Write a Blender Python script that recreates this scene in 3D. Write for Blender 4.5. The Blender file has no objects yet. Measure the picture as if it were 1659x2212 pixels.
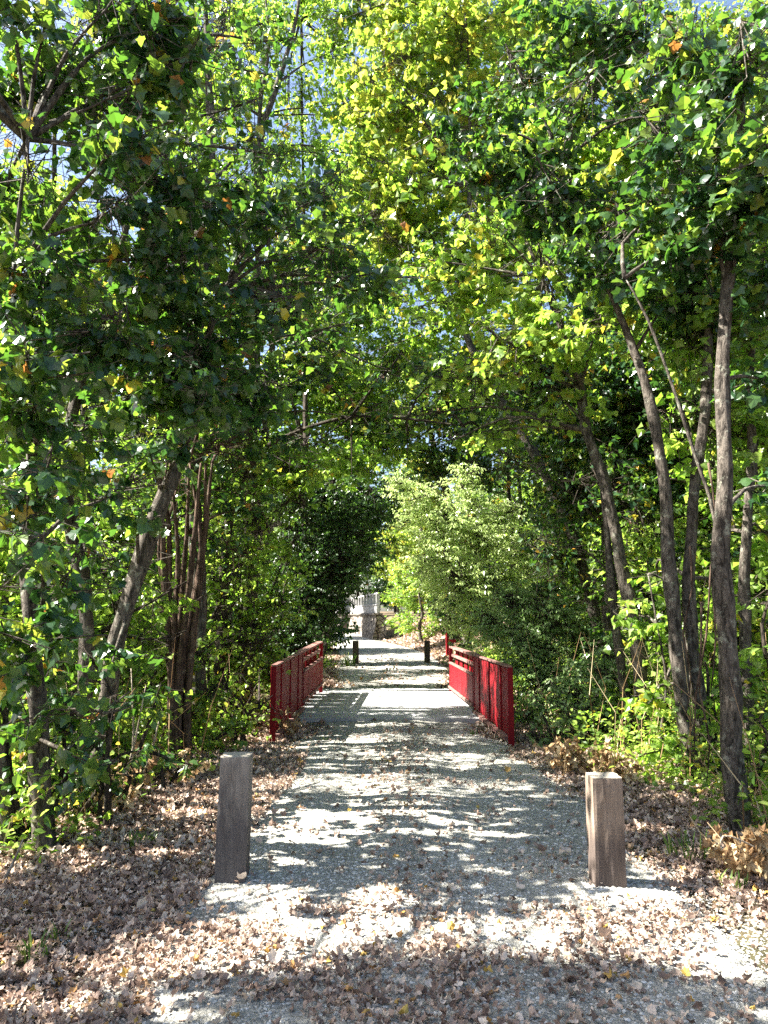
import bpy, math, random
import numpy as np
from mathutils import Vector, noise as mnoise

random.seed(7)
rng = np.random.default_rng(7)
C = bpy.context.scene.collection
scene = bpy.context.scene

# ------------------------------------------------------------------ camera
CAM_H = 1.6
PITCH = math.radians(8.0)
FPX, CU, CV = 1597.0, 829.5, 1106.0          # focal length and centre for a 1659 x 2212 view
cam_d = bpy.data.cameras.new("camera")
cam_d.sensor_fit = 'VERTICAL'; cam_d.sensor_height = 36.0
cam_d.lens = 36.0 * FPX / 2212.0
cam_d.clip_end = 2000
cam = bpy.data.objects.new("camera", cam_d); C.objects.link(cam)
cam.location = (0, 0, CAM_H); cam.rotation_euler = (math.radians(90) + PITCH, 0, 0)
scene.camera = cam

# ------------------------------------------------------------------ light
SUN_EL = math.radians(47); SUN_AZ = math.radians(-88)       # azimuth from +Y, negative to the left
S = Vector((math.sin(SUN_AZ)*math.cos(SUN_EL), math.cos(SUN_AZ)*math.cos(SUN_EL), math.sin(SUN_EL)))
world = bpy.data.worlds.new("World"); scene.world = world; world.use_nodes = True
wn = world.node_tree.nodes; wl = world.node_tree.links
sky = wn.new('ShaderNodeTexSky'); sky.sky_type = 'NISHITA'; sky.sun_disc = False
sky.sun_elevation = SUN_EL; sky.sun_rotation = SUN_AZ; sky.air_density = 1.0; sky.dust_density = 2.0; sky.ozone_density = 1.0
wl.new(sky.outputs[0], wn['Background'].inputs[0]); wn['Background'].inputs[1].default_value = 0.05
sun_d = bpy.data.lights.new("sun", 'SUN'); sun_d.energy = 5.0; sun_d.angle = math.radians(0.5)
sun_d.color = (1.0, 0.96, 0.88)
sun = bpy.data.objects.new("sun", sun_d); C.objects.link(sun)
sun.rotation_euler = S.to_track_quat('Z', 'Y').to_euler(); sun.location = (-20, 10, 25)
scene.view_settings.view_transform = 'Standard'; scene.view_settings.look = 'None'
scene.view_settings.exposure = 2.78; scene.view_settings.gamma = 1.0
scene.cycles.use_denoising = False
scene.cycles.max_bounces = 7; scene.cycles.diffuse_bounces = 4; scene.cycles.glossy_bounces = 2
scene.cycles.transmission_bounces = 4; scene.cycles.sample_clamp_indirect = 6.0

# ------------------------------------------------------------------ helpers
def P(u, v, d):
    """world point at depth y=d seen at (u, v) of a 1659x2212 view: used to plan where things stand"""
    a = (u - CU) / FPX; b = (CV - v) / FPX
    t = d / (math.cos(PITCH) - math.sin(PITCH) * b)
    return Vector((a * t, d, CAM_H + t * (math.sin(PITCH) + math.cos(PITCH) * b)))

def tag(o, label=None, cat=None, group=None, kind=None):
    if label: o['label'] = label
    if cat: o['category'] = cat
    if group: o['group'] = group
    if kind: o['kind'] = kind
    return o

def empty(name, loc, label, cat, group=None, kind=None):
    o = bpy.data.objects.new(name, None); C.objects.link(o); o.location = loc
    o.empty_display_size = 0.1
    return tag(o, label, cat, group, kind)

def link_mesh(name, me, mats, parent=None, world_origin=None):
    for m in (mats if isinstance(mats, (list, tuple)) else [mats]): me.materials.append(m)
    o = bpy.data.objects.new(name, me); C.objects.link(o)
    if parent is not None:
        o.parent = parent                      # parents carry only a translation: meshes are built relative to it
    return o

def np_mesh(name, V, F, rnd=None, mi=None, smooth=False):
    """mesh from (n,3) vertices and (m,3) or (m,4) faces"""
    me = bpy.data.meshes.new(name)
    V = np.ascontiguousarray(V, dtype=np.float32); F = np.ascontiguousarray(F, dtype=np.int32)
    k = F.shape[1]
    me.vertices.add(len(V)); me.vertices.foreach_set('co', V.ravel())
    me.loops.add(F.size); me.loops.foreach_set('vertex_index', F.ravel())
    me.polygons.add(len(F)); me.polygons.foreach_set('loop_start', np.arange(0, F.size, k, dtype=np.int32))
    if mi is not None: me.polygons.foreach_set('material_index', np.ascontiguousarray(mi, dtype=np.int32))
    me.polygons.foreach_set('use_smooth', np.full(len(F), smooth))
    if rnd is not None:
        a = me.attributes.new('rnd', 'FLOAT', 'POINT'); a.data.foreach_set('value', np.ascontiguousarray(rnd, dtype=np.float32))
    me.update(calc_edges=True)
    return me

def fbm(x, y, z=0.0, o=3):
    return mnoise.fractal(Vector((x, y, z)), 1.0, 2.0, o)

# vectorised value noise (2d)
_perm = rng.random((256, 256))
def vnoise(x, y):
    x = np.asarray(x, float); y = np.asarray(y, float)
    xi = np.floor(x).astype(int); yi = np.floor(y).astype(int)
    fx = x - xi; fy = y - yi; fx = fx*fx*(3-2*fx); fy = fy*fy*(3-2*fy)
    g = lambda a, b: _perm[a & 255, b & 255]
    return (g(xi, yi)*(1-fx)+g(xi+1, yi)*fx)*(1-fy) + (g(xi, yi+1)*(1-fx)+g(xi+1, yi+1)*fx)*fy
def vfbm(x, y, o=3):
    s = 0; a = 0.5; n = 0
    for i in range(o):
        s = s + a*vnoise(np.asarray(x)*2**i + 17*i, np.asarray(y)*2**i + 31*i); n += a; a *= .5
    return s/n

# ------------------------------------------------------------------ terrain shape
def sstep(e0, e1, x):
    t = np.clip((np.asarray(x, float)-e0)/(e1-e0), 0, 1); return t*t*(3-2*t)
def path_x(y):
    """centre line of the path"""
    y = np.asarray(y, float)
    bend = np.where(y > 26, -0.0075*(np.minimum(y, 40)-26)**2.0, 0) - 0.16*np.maximum(y-40, 0)
    return 0.2 + bend
def path_w(y):
    y = np.asarray(y, float)
    return 1.45 + 0.22*sstep(5.5, 7, y)*(1-sstep(9.5, 11, y)) + 0.35*(1-sstep(4.0, 6.5, y)) + 0.1*np.sin(y*1.3)*(y < 10) + 0.5*sstep(18, 24, y) - 0.2*sstep(8.5, 10.5, y)*(1-sstep(17, 19, y))
def ground_z(x, y):
    x = np.asarray(x, float); y = np.asarray(y, float)
    d = np.abs(x - path_x(y))
    z = 0.009*np.maximum(y-27, 0)
    z = np.minimum(z, 1.2)
    z = z + 0.05*(vfbm(x*0.7, y*0.7)-0.5) + 0.22*sstep(2.6, 6.0, d)*(1-sstep(20, 40, np.abs(y-0)))
    z = z + 0.5*(vfbm(x*0.12+5, y*0.12)-0.5)*sstep(3, 12, d)
    # bank on the right past the bridge
    z = z + 1.3*sstep(2.3, 5.0, x-path_x(y))*sstep(25, 31, y)
    # stream ditch under the bridge
    ditch = sstep(11.2, 12.6, y)*(1-sstep(14.6, 16.4, y))
    z = z - 1.7*ditch*sstep(1.3, 2.3, d)
    # worn hollow under the path sheet
    z = z - 0.05*(1-sstep(-0.25, 0.0, d-path_w(y)))
    return z
def path_z(x, y):
    x = np.asarray(x, float); y = np.asarray(y, float)
    d = (x-path_x(y))
    w = path_w(y)
    edge = sstep(-0.22, 0.0, np.abs(d)-w)
    z = 0.009*np.maximum(y-27, 0); z = np.minimum(z, 1.2)
    z = z + 0.05*(vfbm(x*0.7, y*0.7)-0.5) + 0.03*(1-(d/w)**2).clip(0, 1) - 0.018*np.exp(-((np.abs(d-.05)-.55)/.2)**2) + 0.012*(vfbm(x*3, y*1.5)-0.5)
    return z - 0.10*edge - 0.004
def surf_z(x, y):
    d = np.abs(np.asarray(x)-path_x(y))
    return np.where(d < path_w(y)-0.02, np.maximum(path_z(x, y), ground_z(x, y)), ground_z(x, y))

# ------------------------------------------------------------------ materials
def new_mat(name):
    m = bpy.data.materials.new(name); m.use_nodes = True
    nt = m.node_tree; nt.nodes.clear()
    out = nt.nodes.new('ShaderNodeOutputMaterial')
    return m, nt, out
def N(nt, t, **kw):
    n = nt.nodes.new(t)
    for k, v in kw.items(): setattr(n, k, v)
    return n
def ramp(nt, stops, interp='LINEAR'):
    r = nt.nodes.new('ShaderNodeValToRGB'); r.color_ramp.interpolation = interp
    e = r.color_ramp.elements
    while len(e) > 1: e.remove(e[-1])
    e[0].position = stops[0][0]; e[0].color = (*stops[0][1], 1)
    for p, c in stops[1:]:
        q = e.new(p); q.color = (*c, 1)
    return r
def noise_tex(nt, scale, detail=4, rough=0.6, vec=None, dist=0.0):
    n = nt.nodes.new('ShaderNodeTexNoise'); n.inputs['Scale'].default_value = scale
    n.inputs['Detail'].default_value = detail; n.inputs['Roughness'].default_value = rough
    n.inputs['Distortion'].default_value = dist
    if vec is not None: nt.links.new(vec, n.inputs['Vector'])
    return n
def coords(nt, scale=(1, 1, 1), kind='Object'):
    tc = nt.nodes.new('ShaderNodeTexCoord'); mp = nt.nodes.new('ShaderNodeMapping')
    mp.inputs['Scale'].default_value = scale
    nt.links.new(tc.outputs[kind], mp.inputs['Vector']); return mp.outputs[0]

def leaf_mat(name, stops, tstops, trans=0.5, gloss=0.35, rough=0.35):
    """stops: reflected colour ramp over the per-leaf random number, tstops: light passing through the leaf"""
    m, nt, out = new_mat(name); L = nt.links
    at = N(nt, 'ShaderNodeAttribute', attribute_name='rnd')
    r1 = ramp(nt, stops); r2 = ramp(nt, tstops)
    L.new(at.outputs['Fac'], r1.inputs[0]); L.new(at.outputs['Fac'], r2.inputs[0])
    b = N(nt, 'ShaderNodeBsdfPrincipled'); L.new(r1.outputs[0], b.inputs['Base Color'])
    b.inputs['Roughness'].default_value = rough; b.inputs['Specular IOR Level'].default_value = gloss
    t = N(nt, 'ShaderNodeBsdfTranslucent'); L.new(r2.outputs[0], t.inputs[0])
    mx = N(nt, 'ShaderNodeMixShader'); mx.inputs[0].default_value = trans
    L.new(b.outputs[0], mx.inputs[1]); L.new(t.outputs[0], mx.inputs[2]); L.new(mx.outputs[0], out.inputs[0])
    return m

def bark_mat(name, c0, c1, lichen, zs=1.0):
    m, nt, out = new_mat(name); L = nt.links
    co = coords(nt, (1, 1, 0.28*zs))
    n1 = noise_tex(nt, 26, 6, 0.7, co, 0.4); n2 = noise_tex(nt, 11, 5, 0.7, coords(nt))
    r1 = ramp(nt, [(0.38, c0), (0.58, c1)]); L.new(n1.outputs[0], r1.inputs[0])
    r2 = ramp(nt, [(0.56, (0, 0, 0)), (0.68, (1, 1, 1))]); L.new(n2.outputs[0], r2.inputs[0])
    mx = N(nt, 'ShaderNodeMixRGB'); L.new(r2.outputs[0], mx.inputs[0]); L.new(r1.outputs[0], mx.inputs[1]); mx.inputs[2].default_value = (*lichen, 1)
    b = N(nt, 'ShaderNodeBsdfPrincipled'); b.inputs['Roughness'].default_value = 0.9; b.inputs['Specular IOR Level'].default_value = 0.15
    L.new(mx.outputs[0], b.inputs['Base Color'])
    bp = N(nt, 'ShaderNodeBump'); bp.inputs['Strength'].default_value = 1.0; bp.inputs['Distance'].default_value = 0.045
    L.new(n1.outputs[0], bp.inputs['Height']); L.new(bp.outputs[0], b.inputs['Normal'])
    L.new(b.outputs[0], out.inputs[0]); return m

def wood_mat(name, c0, c1, c2, scale=1.0, bump=0.5, rough=0.8, spec=0.25, grain=(14, 14, 1.2), foot_dark=0.0):
    m, nt, out = new_mat(name); L = nt.links
    co = coords(nt, grain)
    n1 = noise_tex(nt, 3.0*scale, 6, 0.7, co, 0.6); n2 = noise_tex(nt, 2.2, 3, 0.6, coords(nt))
    n3 = noise_tex(nt, 12*scale, 5, 0.75, co)
    r1 = ramp(nt, [(0.3, c0), (0.55, c1), (0.75, c2)]); L.new(n1.outputs[0], r1.inputs[0])
    mx = N(nt, 'ShaderNodeMixRGB', blend_type='MULTIPLY'); mx.inputs[0].default_value = 0.6
    r2 = ramp(nt, [(0.3, (0.62, 0.6, 0.6)), (0.65, (1.1, 1.1, 1.1))]); L.new(n2.outputs[0], r2.inputs[0])
    L.new(r1.outputs[0], mx.inputs[1]); L.new(r2.outputs[0], mx.inputs[2])
    b = N(nt, 'ShaderNodeBsdfPrincipled'); b.inputs['Roughness'].default_value = rough; b.inputs['Specular IOR Level'].default_value = spec
    last = mx.outputs[0]
    if foot_dark:                                                    # darker towards the foot, with a noisy edge
        tc = N(nt, 'ShaderNodeTexCoord'); sp = N(nt, 'ShaderNodeSeparateXYZ'); L.new(tc.outputs['Object'], sp.inputs[0])
        nn = noise_tex(nt, 7, 4, 0.6, coords(nt, (1.5, 1.5, .5)))
        ma = N(nt, 'ShaderNodeMath', operation='MULTIPLY_ADD'); L.new(nn.outputs[0], ma.inputs[0]); ma.inputs[1].default_value = -foot_dark*1.3; L.new(sp.outputs['Z'], ma.inputs[2])
        rd = ramp(nt, [(0.0, (0.42, 0.42, 0.46)), (min(.9, foot_dark*.5), (1, 1, 1))]); L.new(ma.outputs[0], rd.inputs[0])
        md = N(nt, 'ShaderNodeMixRGB', blend_type='MULTIPLY'); md.inputs[0].default_value = 1; L.new(last, md.inputs[1]); L.new(rd.outputs[0], md.inputs[2]); last = md.outputs[0]
    L.new(last, b.inputs['Base Color'])
    bp = N(nt, 'ShaderNodeBump'); bp.inputs['Strength'].default_value = bump; bp.inputs['Distance'].default_value = 0.006
    L.new(n3.outputs[0], bp.inputs['Height']); L.new(bp.outputs[0], b.inputs['Normal'])
    L.new(b.outputs[0], out.inputs[0]); return m

def ground_mat():
    m, nt, out = new_mat('forest_floor'); L = nt.links
    co = coords(nt)
    n1 = noise_tex(nt, 0.6, 5, 0.6, co); n2 = noise_tex(nt, 28, 6, 0.75, co); n3 = noise_tex(nt, 90, 3, 0.7, co)
    r2 = ramp(nt, [(0.3, (0.035, 0.024, 0.016)), (0.5, (0.12, 0.08, 0.055)), (0.7, (0.25, 0.18, 0.13))]); L.new(n2.outputs[0], r2.inputs[0])
    r1 = ramp(nt, [(0.45, (0, 0, 0)), (0.6, (1, 1, 1))]); L.new(n1.outputs[0], r1.inputs[0])
    mx = N(nt, 'ShaderNodeMixRGB'); L.new(r1.outputs[0], mx.inputs[0]); L.new(r2.outputs[0], mx.inputs[1])
    rg = ramp(nt, [(0.3, (0.03, 0.03, 0.018)), (0.7, (0.13, 0.12, 0.06))]); L.new(n2.outputs[0], rg.inputs[0]); L.new(rg.outputs[0], mx.inputs[2])
    b = N(nt, 'ShaderNodeBsdfPrincipled'); b.inputs['Roughness'].default_value = 0.95; b.inputs['Specular IOR Level'].default_value = 0.1
    L.new(mx.outputs[0], b.inputs['Base Color'])
    bp = N(nt, 'ShaderNodeBump'); bp.inputs['Strength'].default_value = 1.0; bp.inputs['Distance'].default_value = 0.03
    L.new(n2.outputs[0], bp.inputs['Height']); L.new(bp.outputs[0], b.inputs['Normal']); L.new(b.outputs[0], out.inputs[0]); return m

def path_mat():
    m, nt, out = new_mat('grey_gravel'); L = nt.links
    co = coords(nt)
    v = N(nt, 'ShaderNodeTexVoronoi'); v.inputs['Scale'].default_value = 75; L.new(co, v.inputs['Vector'])
    n1 = noise_tex(nt, 1.1, 5, 0.65, co); n2 = noise_tex(nt, 130, 4, 0.7, co); n4 = noise_tex(nt, 9, 5, 0.7, co)
    rv = ramp(nt, [(0.0, (0.20, 0.19, 0.165)), (0.5, (0.34, 0.33, 0.295)), (1.0, (0.47, 0.46, 0.42))]); L.new(v.outputs['Color'], rv.inputs[0])
    r1 = ramp(nt, [(0.35, (0.72, 0.72, 0.70)), (0.65, (1.15, 1.15, 1.12))]); L.new(n1.outputs[0], r1.inputs[0])
    mx = N(nt, 'ShaderNodeMixRGB', blend_type='MULTIPLY'); mx.inputs[0].default_value = 1
    L.new(rv.outputs[0], mx.inputs[1]); L.new(r1.outputs[0], mx.inputs[2])
    # dust and brown crumbs
    r4 = ramp(nt, [(0.58, (0, 0, 0)), (0.72, (0.55, 0.55, 0.55))]); L.new(n4.outputs[0], r4.inputs[0])
    m2 = N(nt, 'ShaderNodeMixRGB'); L.new(r4.outputs[0], m2.inputs[0]); L.new(mx.outputs[0], m2.inputs[1]); m2.inputs[2].default_value = (0.22, 0.185, 0.14, 1)
    b = N(nt, 'ShaderNodeBsdfPrincipled'); b.inputs['Roughness'].default_value = 0.9; b.inputs['Specular IOR Level'].default_value = 0.2
    L.new(m2.outputs[0], b.inputs['Base Color'])
    ad = N(nt, 'ShaderNodeMath', operation='ADD'); L.new(v.outputs['Distance'], ad.inputs[0]); L.new(n2.outputs[0], ad.inputs[1])
    bp = N(nt, 'ShaderNodeBump'); bp.inputs['Strength'].default_value = 0.8; bp.inputs['Distance'].default_value = 0.012; bp.invert = True
    L.new(ad.outputs[0], bp.inputs['Height']); L.new(bp.outputs[0], b.inputs['Normal']); L.new(b.outputs[0], out.inputs[0]); return m

def rnd_mat(name, stops, rough=0.8, spec=0.2, trans=0.0, bump=0.0):
    m, nt, out = new_mat(name); L = nt.links
    at = N(nt, 'ShaderNodeAttribute', attribute_name='rnd'); r = ramp(nt, stops); L.new(at.outputs['Fac'], r.inputs[0])
    b = N(nt, 'ShaderNodeBsdfPrincipled'); b.inputs['Roughness'].default_value = rough; b.inputs['Specular IOR Level'].default_value = spec
    L.new(r.outputs[0], b.inputs['Base Color'])
    if bump:
        n = noise_tex(nt, 60, 4, 0.7, coords(nt)); bp = N(nt, 'ShaderNodeBump'); bp.inputs['Strength'].default_value = bump; bp.inputs['Distance'].default_value = 0.004
        L.new(n.outputs[0], bp.inputs['Height']); L.new(bp.outputs[0], b.inputs['Normal'])
    if trans:
        t = N(nt, 'ShaderNodeBsdfTranslucent'); L.new(r.outputs[0], t.inputs[0]); mx = N(nt, 'ShaderNodeMixShader'); mx.inputs[0].default_value = trans
        L.new(b.outputs[0], mx.inputs[1]); L.new(t.outputs[0], mx.inputs[2]); L.new(mx.outputs[0], out.inputs[0])
    else: L.new(b.outputs[0], out.inputs[0])
    return m

def stone_mat(name, c0, c1, scale=3.0, bump=0.6):
    m, nt, out = new_mat(name); L = nt.links
    co = coords(nt)
    n1 = noise_tex(nt, scale, 6, 0.7, co); n2 = noise_tex(nt, scale*9, 5, 0.75, co)
    mxn = N(nt, 'ShaderNodeMixRGB'); mxn.inputs[0].default_value = 0.45; L.new(n1.outputs[0], mxn.inputs[1]); L.new(n2.outputs[0], mxn.inputs[2])
    r = ramp(nt, [(0.35, c0), (0.62, c1)]); L.new(mxn.outputs[0], r.inputs[0])
    b = N(nt, 'ShaderNodeBsdfPrincipled'); b.inputs['Roughness'].default_value = 0.9; b.inputs['Specular IOR Level'].default_value = 0.2
    L.new(r.outputs[0], b.inputs['Base Color'])
    bp = N(nt, 'ShaderNodeBump'); bp.inputs['Strength'].default_value = bump; bp.inputs['Distance'].default_value = 0.02
    L.new(n2.outputs[0], bp.inputs['Height']); L.new(bp.outputs[0], b.inputs['Normal']); L.new(b.outputs[0], out.inputs[0]); return m

# leaves: last few per cent of each ramp are autumn yellow, orange and dry brown leaves
DG, MG, LG = (0.025, 0.062, 0.018), (0.055, 0.115, 0.022), (0.12, 0.19, 0.035)
YG, YE, OR, BR = (0.20, 0.26, 0.03), (0.48, 0.40, 0.035), (0.40, 0.20, 0.03), (0.20, 0.10, 0.05)
TD, TM, TL = (0.09, 0.22, 0.02), (0.21, 0.42, 0.03), (0.40, 0.62, 0.06)
M = {}
M['maple'] = leaf_mat('shade_darkened_maple_leaves', [(0, (0.014, 0.042, 0.020)), (0.45, (0.028, 0.068, 0.028)), (0.85, (0.065, 0.12, 0.035)), (0.93, YG), (0.965, YE), (0.98, OR), (1, BR)],
                      [(0, (0.03, 0.09, 0.02)), (0.45, (0.10, 0.24, 0.02)), (0.85, (0.34, 0.52, 0.05)), (0.93, (0.5, 0.5, 0.06)), (0.965, (0.75, 0.55, 0.06)), (0.98, (0.6, 0.25, 0.04)), (1, (0.3, 0.12, 0.04))], 0.38, 0.55, 0.25)  # deep shade of the near crowns put into a darker green
M['yellow'] = leaf_mat('yellowing_maple_leaves', [(0, MG), (0.45, (0.13, 0.21, 0.04)), (0.72, (0.26, 0.31, 0.05)), (0.93, (0.6, 0.5, 0.07)), (0.99, OR), (1, BR)],
                       [(0, TM), (0.45, (0.42, 0.60, 0.06)), (0.72, (0.62, 0.68, 0.10)), (0.93, (0.85, 0.72, 0.12)), (0.99, (0.65, 0.36, 0.04)), (1, (0.35, 0.12, 0.03))], 0.5, 0.4, 0.4)
M['bright'] = leaf_mat('sun_brightened_green_leaves', [(0, MG), (0.5, (0.15, 0.23, 0.045)), (0.9, (0.26, 0.34, 0.07)), (0.96, YG), (1, YE)],
                       [(0, TM), (0.5, (0.38, 0.62, 0.06)), (0.9, (0.58, 0.74, 0.12)), (0.96, (0.5, 0.5, 0.05)), (1, (0.7, 0.5, 0.05))], 0.5, 0.45, 0.35)  # look of sunlit crowns put into a lighter green
M['willow'] = leaf_mat('gloss_paled_willow_leaves', [(0, (0.34, 0.48, 0.13)), (0.6, (0.52, 0.64, 0.26)), (1, (0.70, 0.74, 0.46))],
                       [(0, (0.40, 0.52, 0.16)), (0.6, (0.60, 0.74, 0.26)), (1, (0.74, 0.82, 0.36))], 0.5, 0.8, 0.3)  # whitish undersides, with white sun gloss also put into the colour
M['greygreen'] = leaf_mat('grey_green_leaves', [(0, (0.12, 0.22, 0.06)), (0.6, (0.26, 0.38, 0.13)), (1, (0.46, 0.56, 0.28))],
                          [(0, (0.07, 0.17, 0.03)), (0.6, (0.14, 0.28, 0.06)), (1, (0.24, 0.38, 0.1))], 0.4, 0.5, 0.35)
M['dark'] = leaf_mat('dark_evergreen_leaves', [(0, (0.018, 0.045, 0.018)), (0.7, (0.05, 0.10, 0.035)), (1, (0.09, 0.15, 0.05))],
                     [(0, (0.04, 0.11, 0.015)), (1, (0.16, 0.32, 0.04))], 0.4, 0.5, 0.35)
M['bark'] = bark_mat('grey_bark', (0.022, 0.018, 0.014), (0.13, 0.11, 0.09), (0.27, 0.27, 0.21))
M['bark_dark'] = bark_mat('dark_bark', (0.015, 0.012, 0.010), (0.07, 0.055, 0.042), (0.13, 0.12, 0.08))
M['bark_brown'] = bark_mat('brown_peeling_bark', (0.03, 0.018, 0.012), (0.13, 0.085, 0.06), (0.2, 0.16, 0.11), 0.5)
M['ground'] = ground_mat(); M['path'] = path_mat()
M['litter'] = rnd_mat('dry_fallen_leaves', [(0, (0.14, 0.09, 0.065)), (0.3, (0.30, 0.205, 0.155)), (0.65, (0.50, 0.375, 0.285)), (0.92, (0.70, 0.59, 0.48)), (0.975, (0.42, 0.22, 0.07)), (1, (0.5, 0.36, 0.08))], 0.65, 0.4, 0.22)
M['pebble'] = rnd_mat('gravel_stones', [(0, (0.2, 0.19, 0.16)), (0.5, (0.35, 0.335, 0.285)), (1, (0.6, 0.59, 0.55))], 0.85, 0.25)
M['dry'] = rnd_mat('dry_straw_leaves', [(0, (0.20, 0.11, 0.05)), (0.5, (0.40, 0.27, 0.14)), (1, (0.58, 0.48, 0.30))], 0.8, 0.2, 0.3)
M['grass'] = rnd_mat('green_grass_blades', [(0, (0.05, 0.11, 0.02)), (0.7, (0.12, 0.22, 0.03)), (1, (0.3, 0.32, 0.08))], 0.5, 0.4, 0.4)
M['red'] = wood_mat('dark_red_painted_wood', (0.13, 0.004, 0.008), (0.19, 0.007, 0.012), (0.25, 0.014, 0.018), 0.5, 0.06, 0.6, 0.12, (5, 5, 0.7))
M['redcap'] = wood_mat('worn_red_rail_top', (0.14, 0.05, 0.045), (0.24, 0.13, 0.11), (0.36, 0.27, 0.23), 1, 0.4, 0.7, 0.3, (1.2, 1.2, 14))
M['post'] = wood_mat('weathered_grey_timber', (0.13, 0.115, 0.10), (0.23, 0.205, 0.18), (0.30, 0.27, 0.24), 1, 0.8, foot_dark=0.55)
M['post_tan'] = wood_mat('tan_timber', (0.15, 0.11, 0.082), (0.25, 0.19, 0.145), (0.31, 0.245, 0.195), 1, 0.8, foot_dark=0.35)
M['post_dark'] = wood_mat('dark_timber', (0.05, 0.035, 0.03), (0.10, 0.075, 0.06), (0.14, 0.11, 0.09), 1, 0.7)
M['endgrain'] = wood_mat('pale_end_grain', (0.30, 0.25, 0.19), (0.46, 0.41, 0.33), (0.6, 0.55, 0.46), 2, 0.5, 0.85, 0.2, (8, 8, 8))
M['deck'] = stone_mat('pale_concrete', (0.30, 0.30, 0.30), (0.46, 0.46, 0.45), 2.0, 0.3)
M['stone'] = stone_mat('rough_wall_stone', (0.08, 0.065, 0.055), (0.32, 0.28, 0.24), 2.5, 1.0)
_nt = M['stone'].node_tree
_v = N(_nt, 'ShaderNodeTexVoronoi', feature='DISTANCE_TO_EDGE'); _v.inputs['Scale'].default_value = 2.2; _nt.links.new(coords(_nt, (1, 1, 1.6)), _v.inputs['Vector'])
_r = ramp(_nt, [(0.02, (0.12, 0.1, 0.09)), (0.09, (1, 1, 1))]); _nt.links.new(_v.outputs['Distance'], _r.inputs[0])
_b = [n for n in _nt.nodes if n.type == 'BSDF_PRINCIPLED'][0]; _src = _b.inputs['Base Color'].links[0].from_socket
_m = N(_nt, 'ShaderNodeMixRGB', blend_type='MULTIPLY'); _m.inputs[0].default_value = 1; _nt.links.new(_src, _m.inputs[1]); _nt.links.new(_r.outputs[0], _m.inputs[2]); _nt.links.new(_m.outputs[0], _b.inputs['Base Color'])
M['white'] = stone_mat('light_grey_concrete', (0.25, 0.25, 0.25), (0.44, 0.43, 0.42), 1.5, 0.6)  # mottled grey concrete of the parapet and its posts
M['stick'] = bark_mat('bleached_stick', (0.20, 0.16, 0.12), (0.42, 0.36, 0.28), (0.5, 0.46, 0.38))

# ------------------------------------------------------------------ ground sheet
def graded(a, b, fine0, fine1, step, growth=1.18):
    xs = list(np.arange(fine0, fine1+1e-6, step)); s = step; x = xs[-1]
    while x < b: s *= growth; x += s; xs.append(x)
    s = step; x = xs[0]
    while x > a: s *= growth; x -= s; xs.insert(0, x)
    return np.array(xs)
def grid_faces(ny, nx):
    i = np.arange(ny-1)[:, None]*nx + np.arange(nx-1)[None, :]
    return np.stack([i, i+1, i+nx+1, i+nx], -1).reshape(-1, 4)
gx = graded(-600, 600, -7, 7, 0.12); gy = graded(-60, 900, 1.5, 24, 0.12, 1.06)
X, Y = np.meshgrid(gx, gy)
G = np.stack([X, Y, ground_z(X, Y)], -1).reshape(-1, 3)
o = link_mesh('ground', np_mesh('ground', G, grid_faces(len(gy), len(gx)), smooth=True), M['ground']); tag(o, kind='structure')

py = np.concatenate([np.arange(-4, 20, 0.10), np.arange(20, 92, 0.4)]); pt = np.linspace(-1, 1, 41)
Yp, T = np.meshgrid(py, pt, indexing='ij')
Xp = path_x(Yp) + T*(path_w(Yp)+0.05)
V = np.stack([Xp, Yp, path_z(Xp, Yp)], -1).reshape(-1, 3)
o = link_mesh('path', np_mesh('path', V, grid_faces(len(py), len(pt)), smooth=True), M['path']); tag(o, kind='structure')

# ------------------------------------------------------------------ solid builder (boxes, tubes)
class MB:
    def __init__(s): s.v = []; s.f = []
    def box(s, c, size, rot=0.0, lean=(0, 0), taper=1.0):
        """box centred in plan at c, standing from c.z, rot about z"""
        n = len(s.v); hx, hy, hz = size[0]/2, size[1]/2, size[2]
        cr, sr = math.cos(rot), math.sin(rot)
        for k, z in ((0, 0), (1, hz)):
            t = taper if k else 1
            for sx, sy in ((-1, -1), (1, -1), (1, 1), (-1, 1)):
                x, y = sx*hx*t, sy*hy*t
                s.v.append((c[0]+x*cr-y*sr+lean[0]*z, c[1]+x*sr+y*cr+lean[1]*z, c[2]+z))
        s.f += [(n, n+3, n+2, n+1), (n+4, n+5, n+6, n+7)] + [(n+i, n+(i+1) % 4, n+4+(i+1) % 4, n+4+i) for i in range(4)]
    def bar(s, a, b, w, h):
        """rectangular beam from a to b; w across, h up"""
        a = Vector(a); b = Vector(b); d = (b-a).normalized(); up = Vector((0, 0, 1)) if abs(d.z) < .9 else Vector((0, 1, 0))
        r = d.cross(up).normalized(); u = r.cross(d).normalized(); n = len(s.v)
        for p in (a, b):
            for sx, sy in ((-1, -1), (1, -1), (1, 1), (-1, 1)): s.v.append(tuple(p + r*sx*w/2 + u*sy*h/2))
        s.f += [(n, n+3, n+2, n+1), (n+4, n+5, n+6, n+7)] + [(n+i, n+(i+1) % 4, n+4+(i+1) % 4, n+4+i) for i in range(4)]
    def build(s, name, mat, parent=None, bevel=0.0, origin=None):
        o0 = Vector(parent.location) if parent is not None and parent.type == 'EMPTY' else Vector((0, 0, 0))
        if origin is not None: o0 = Vector(origin)
        me = bpy.data.meshes.new(name); me.from_pydata([tuple(Vector(v)-o0) for v in s.v], [], s.f); me.update()
        ob = link_mesh(name, me, mat, parent)
        if bevel:
            m = ob.modifiers.new('bevel', 'BEVEL'); m.width = bevel; m.segments = 2; m.limit_method = 'ANGLE'
        return ob

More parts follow.
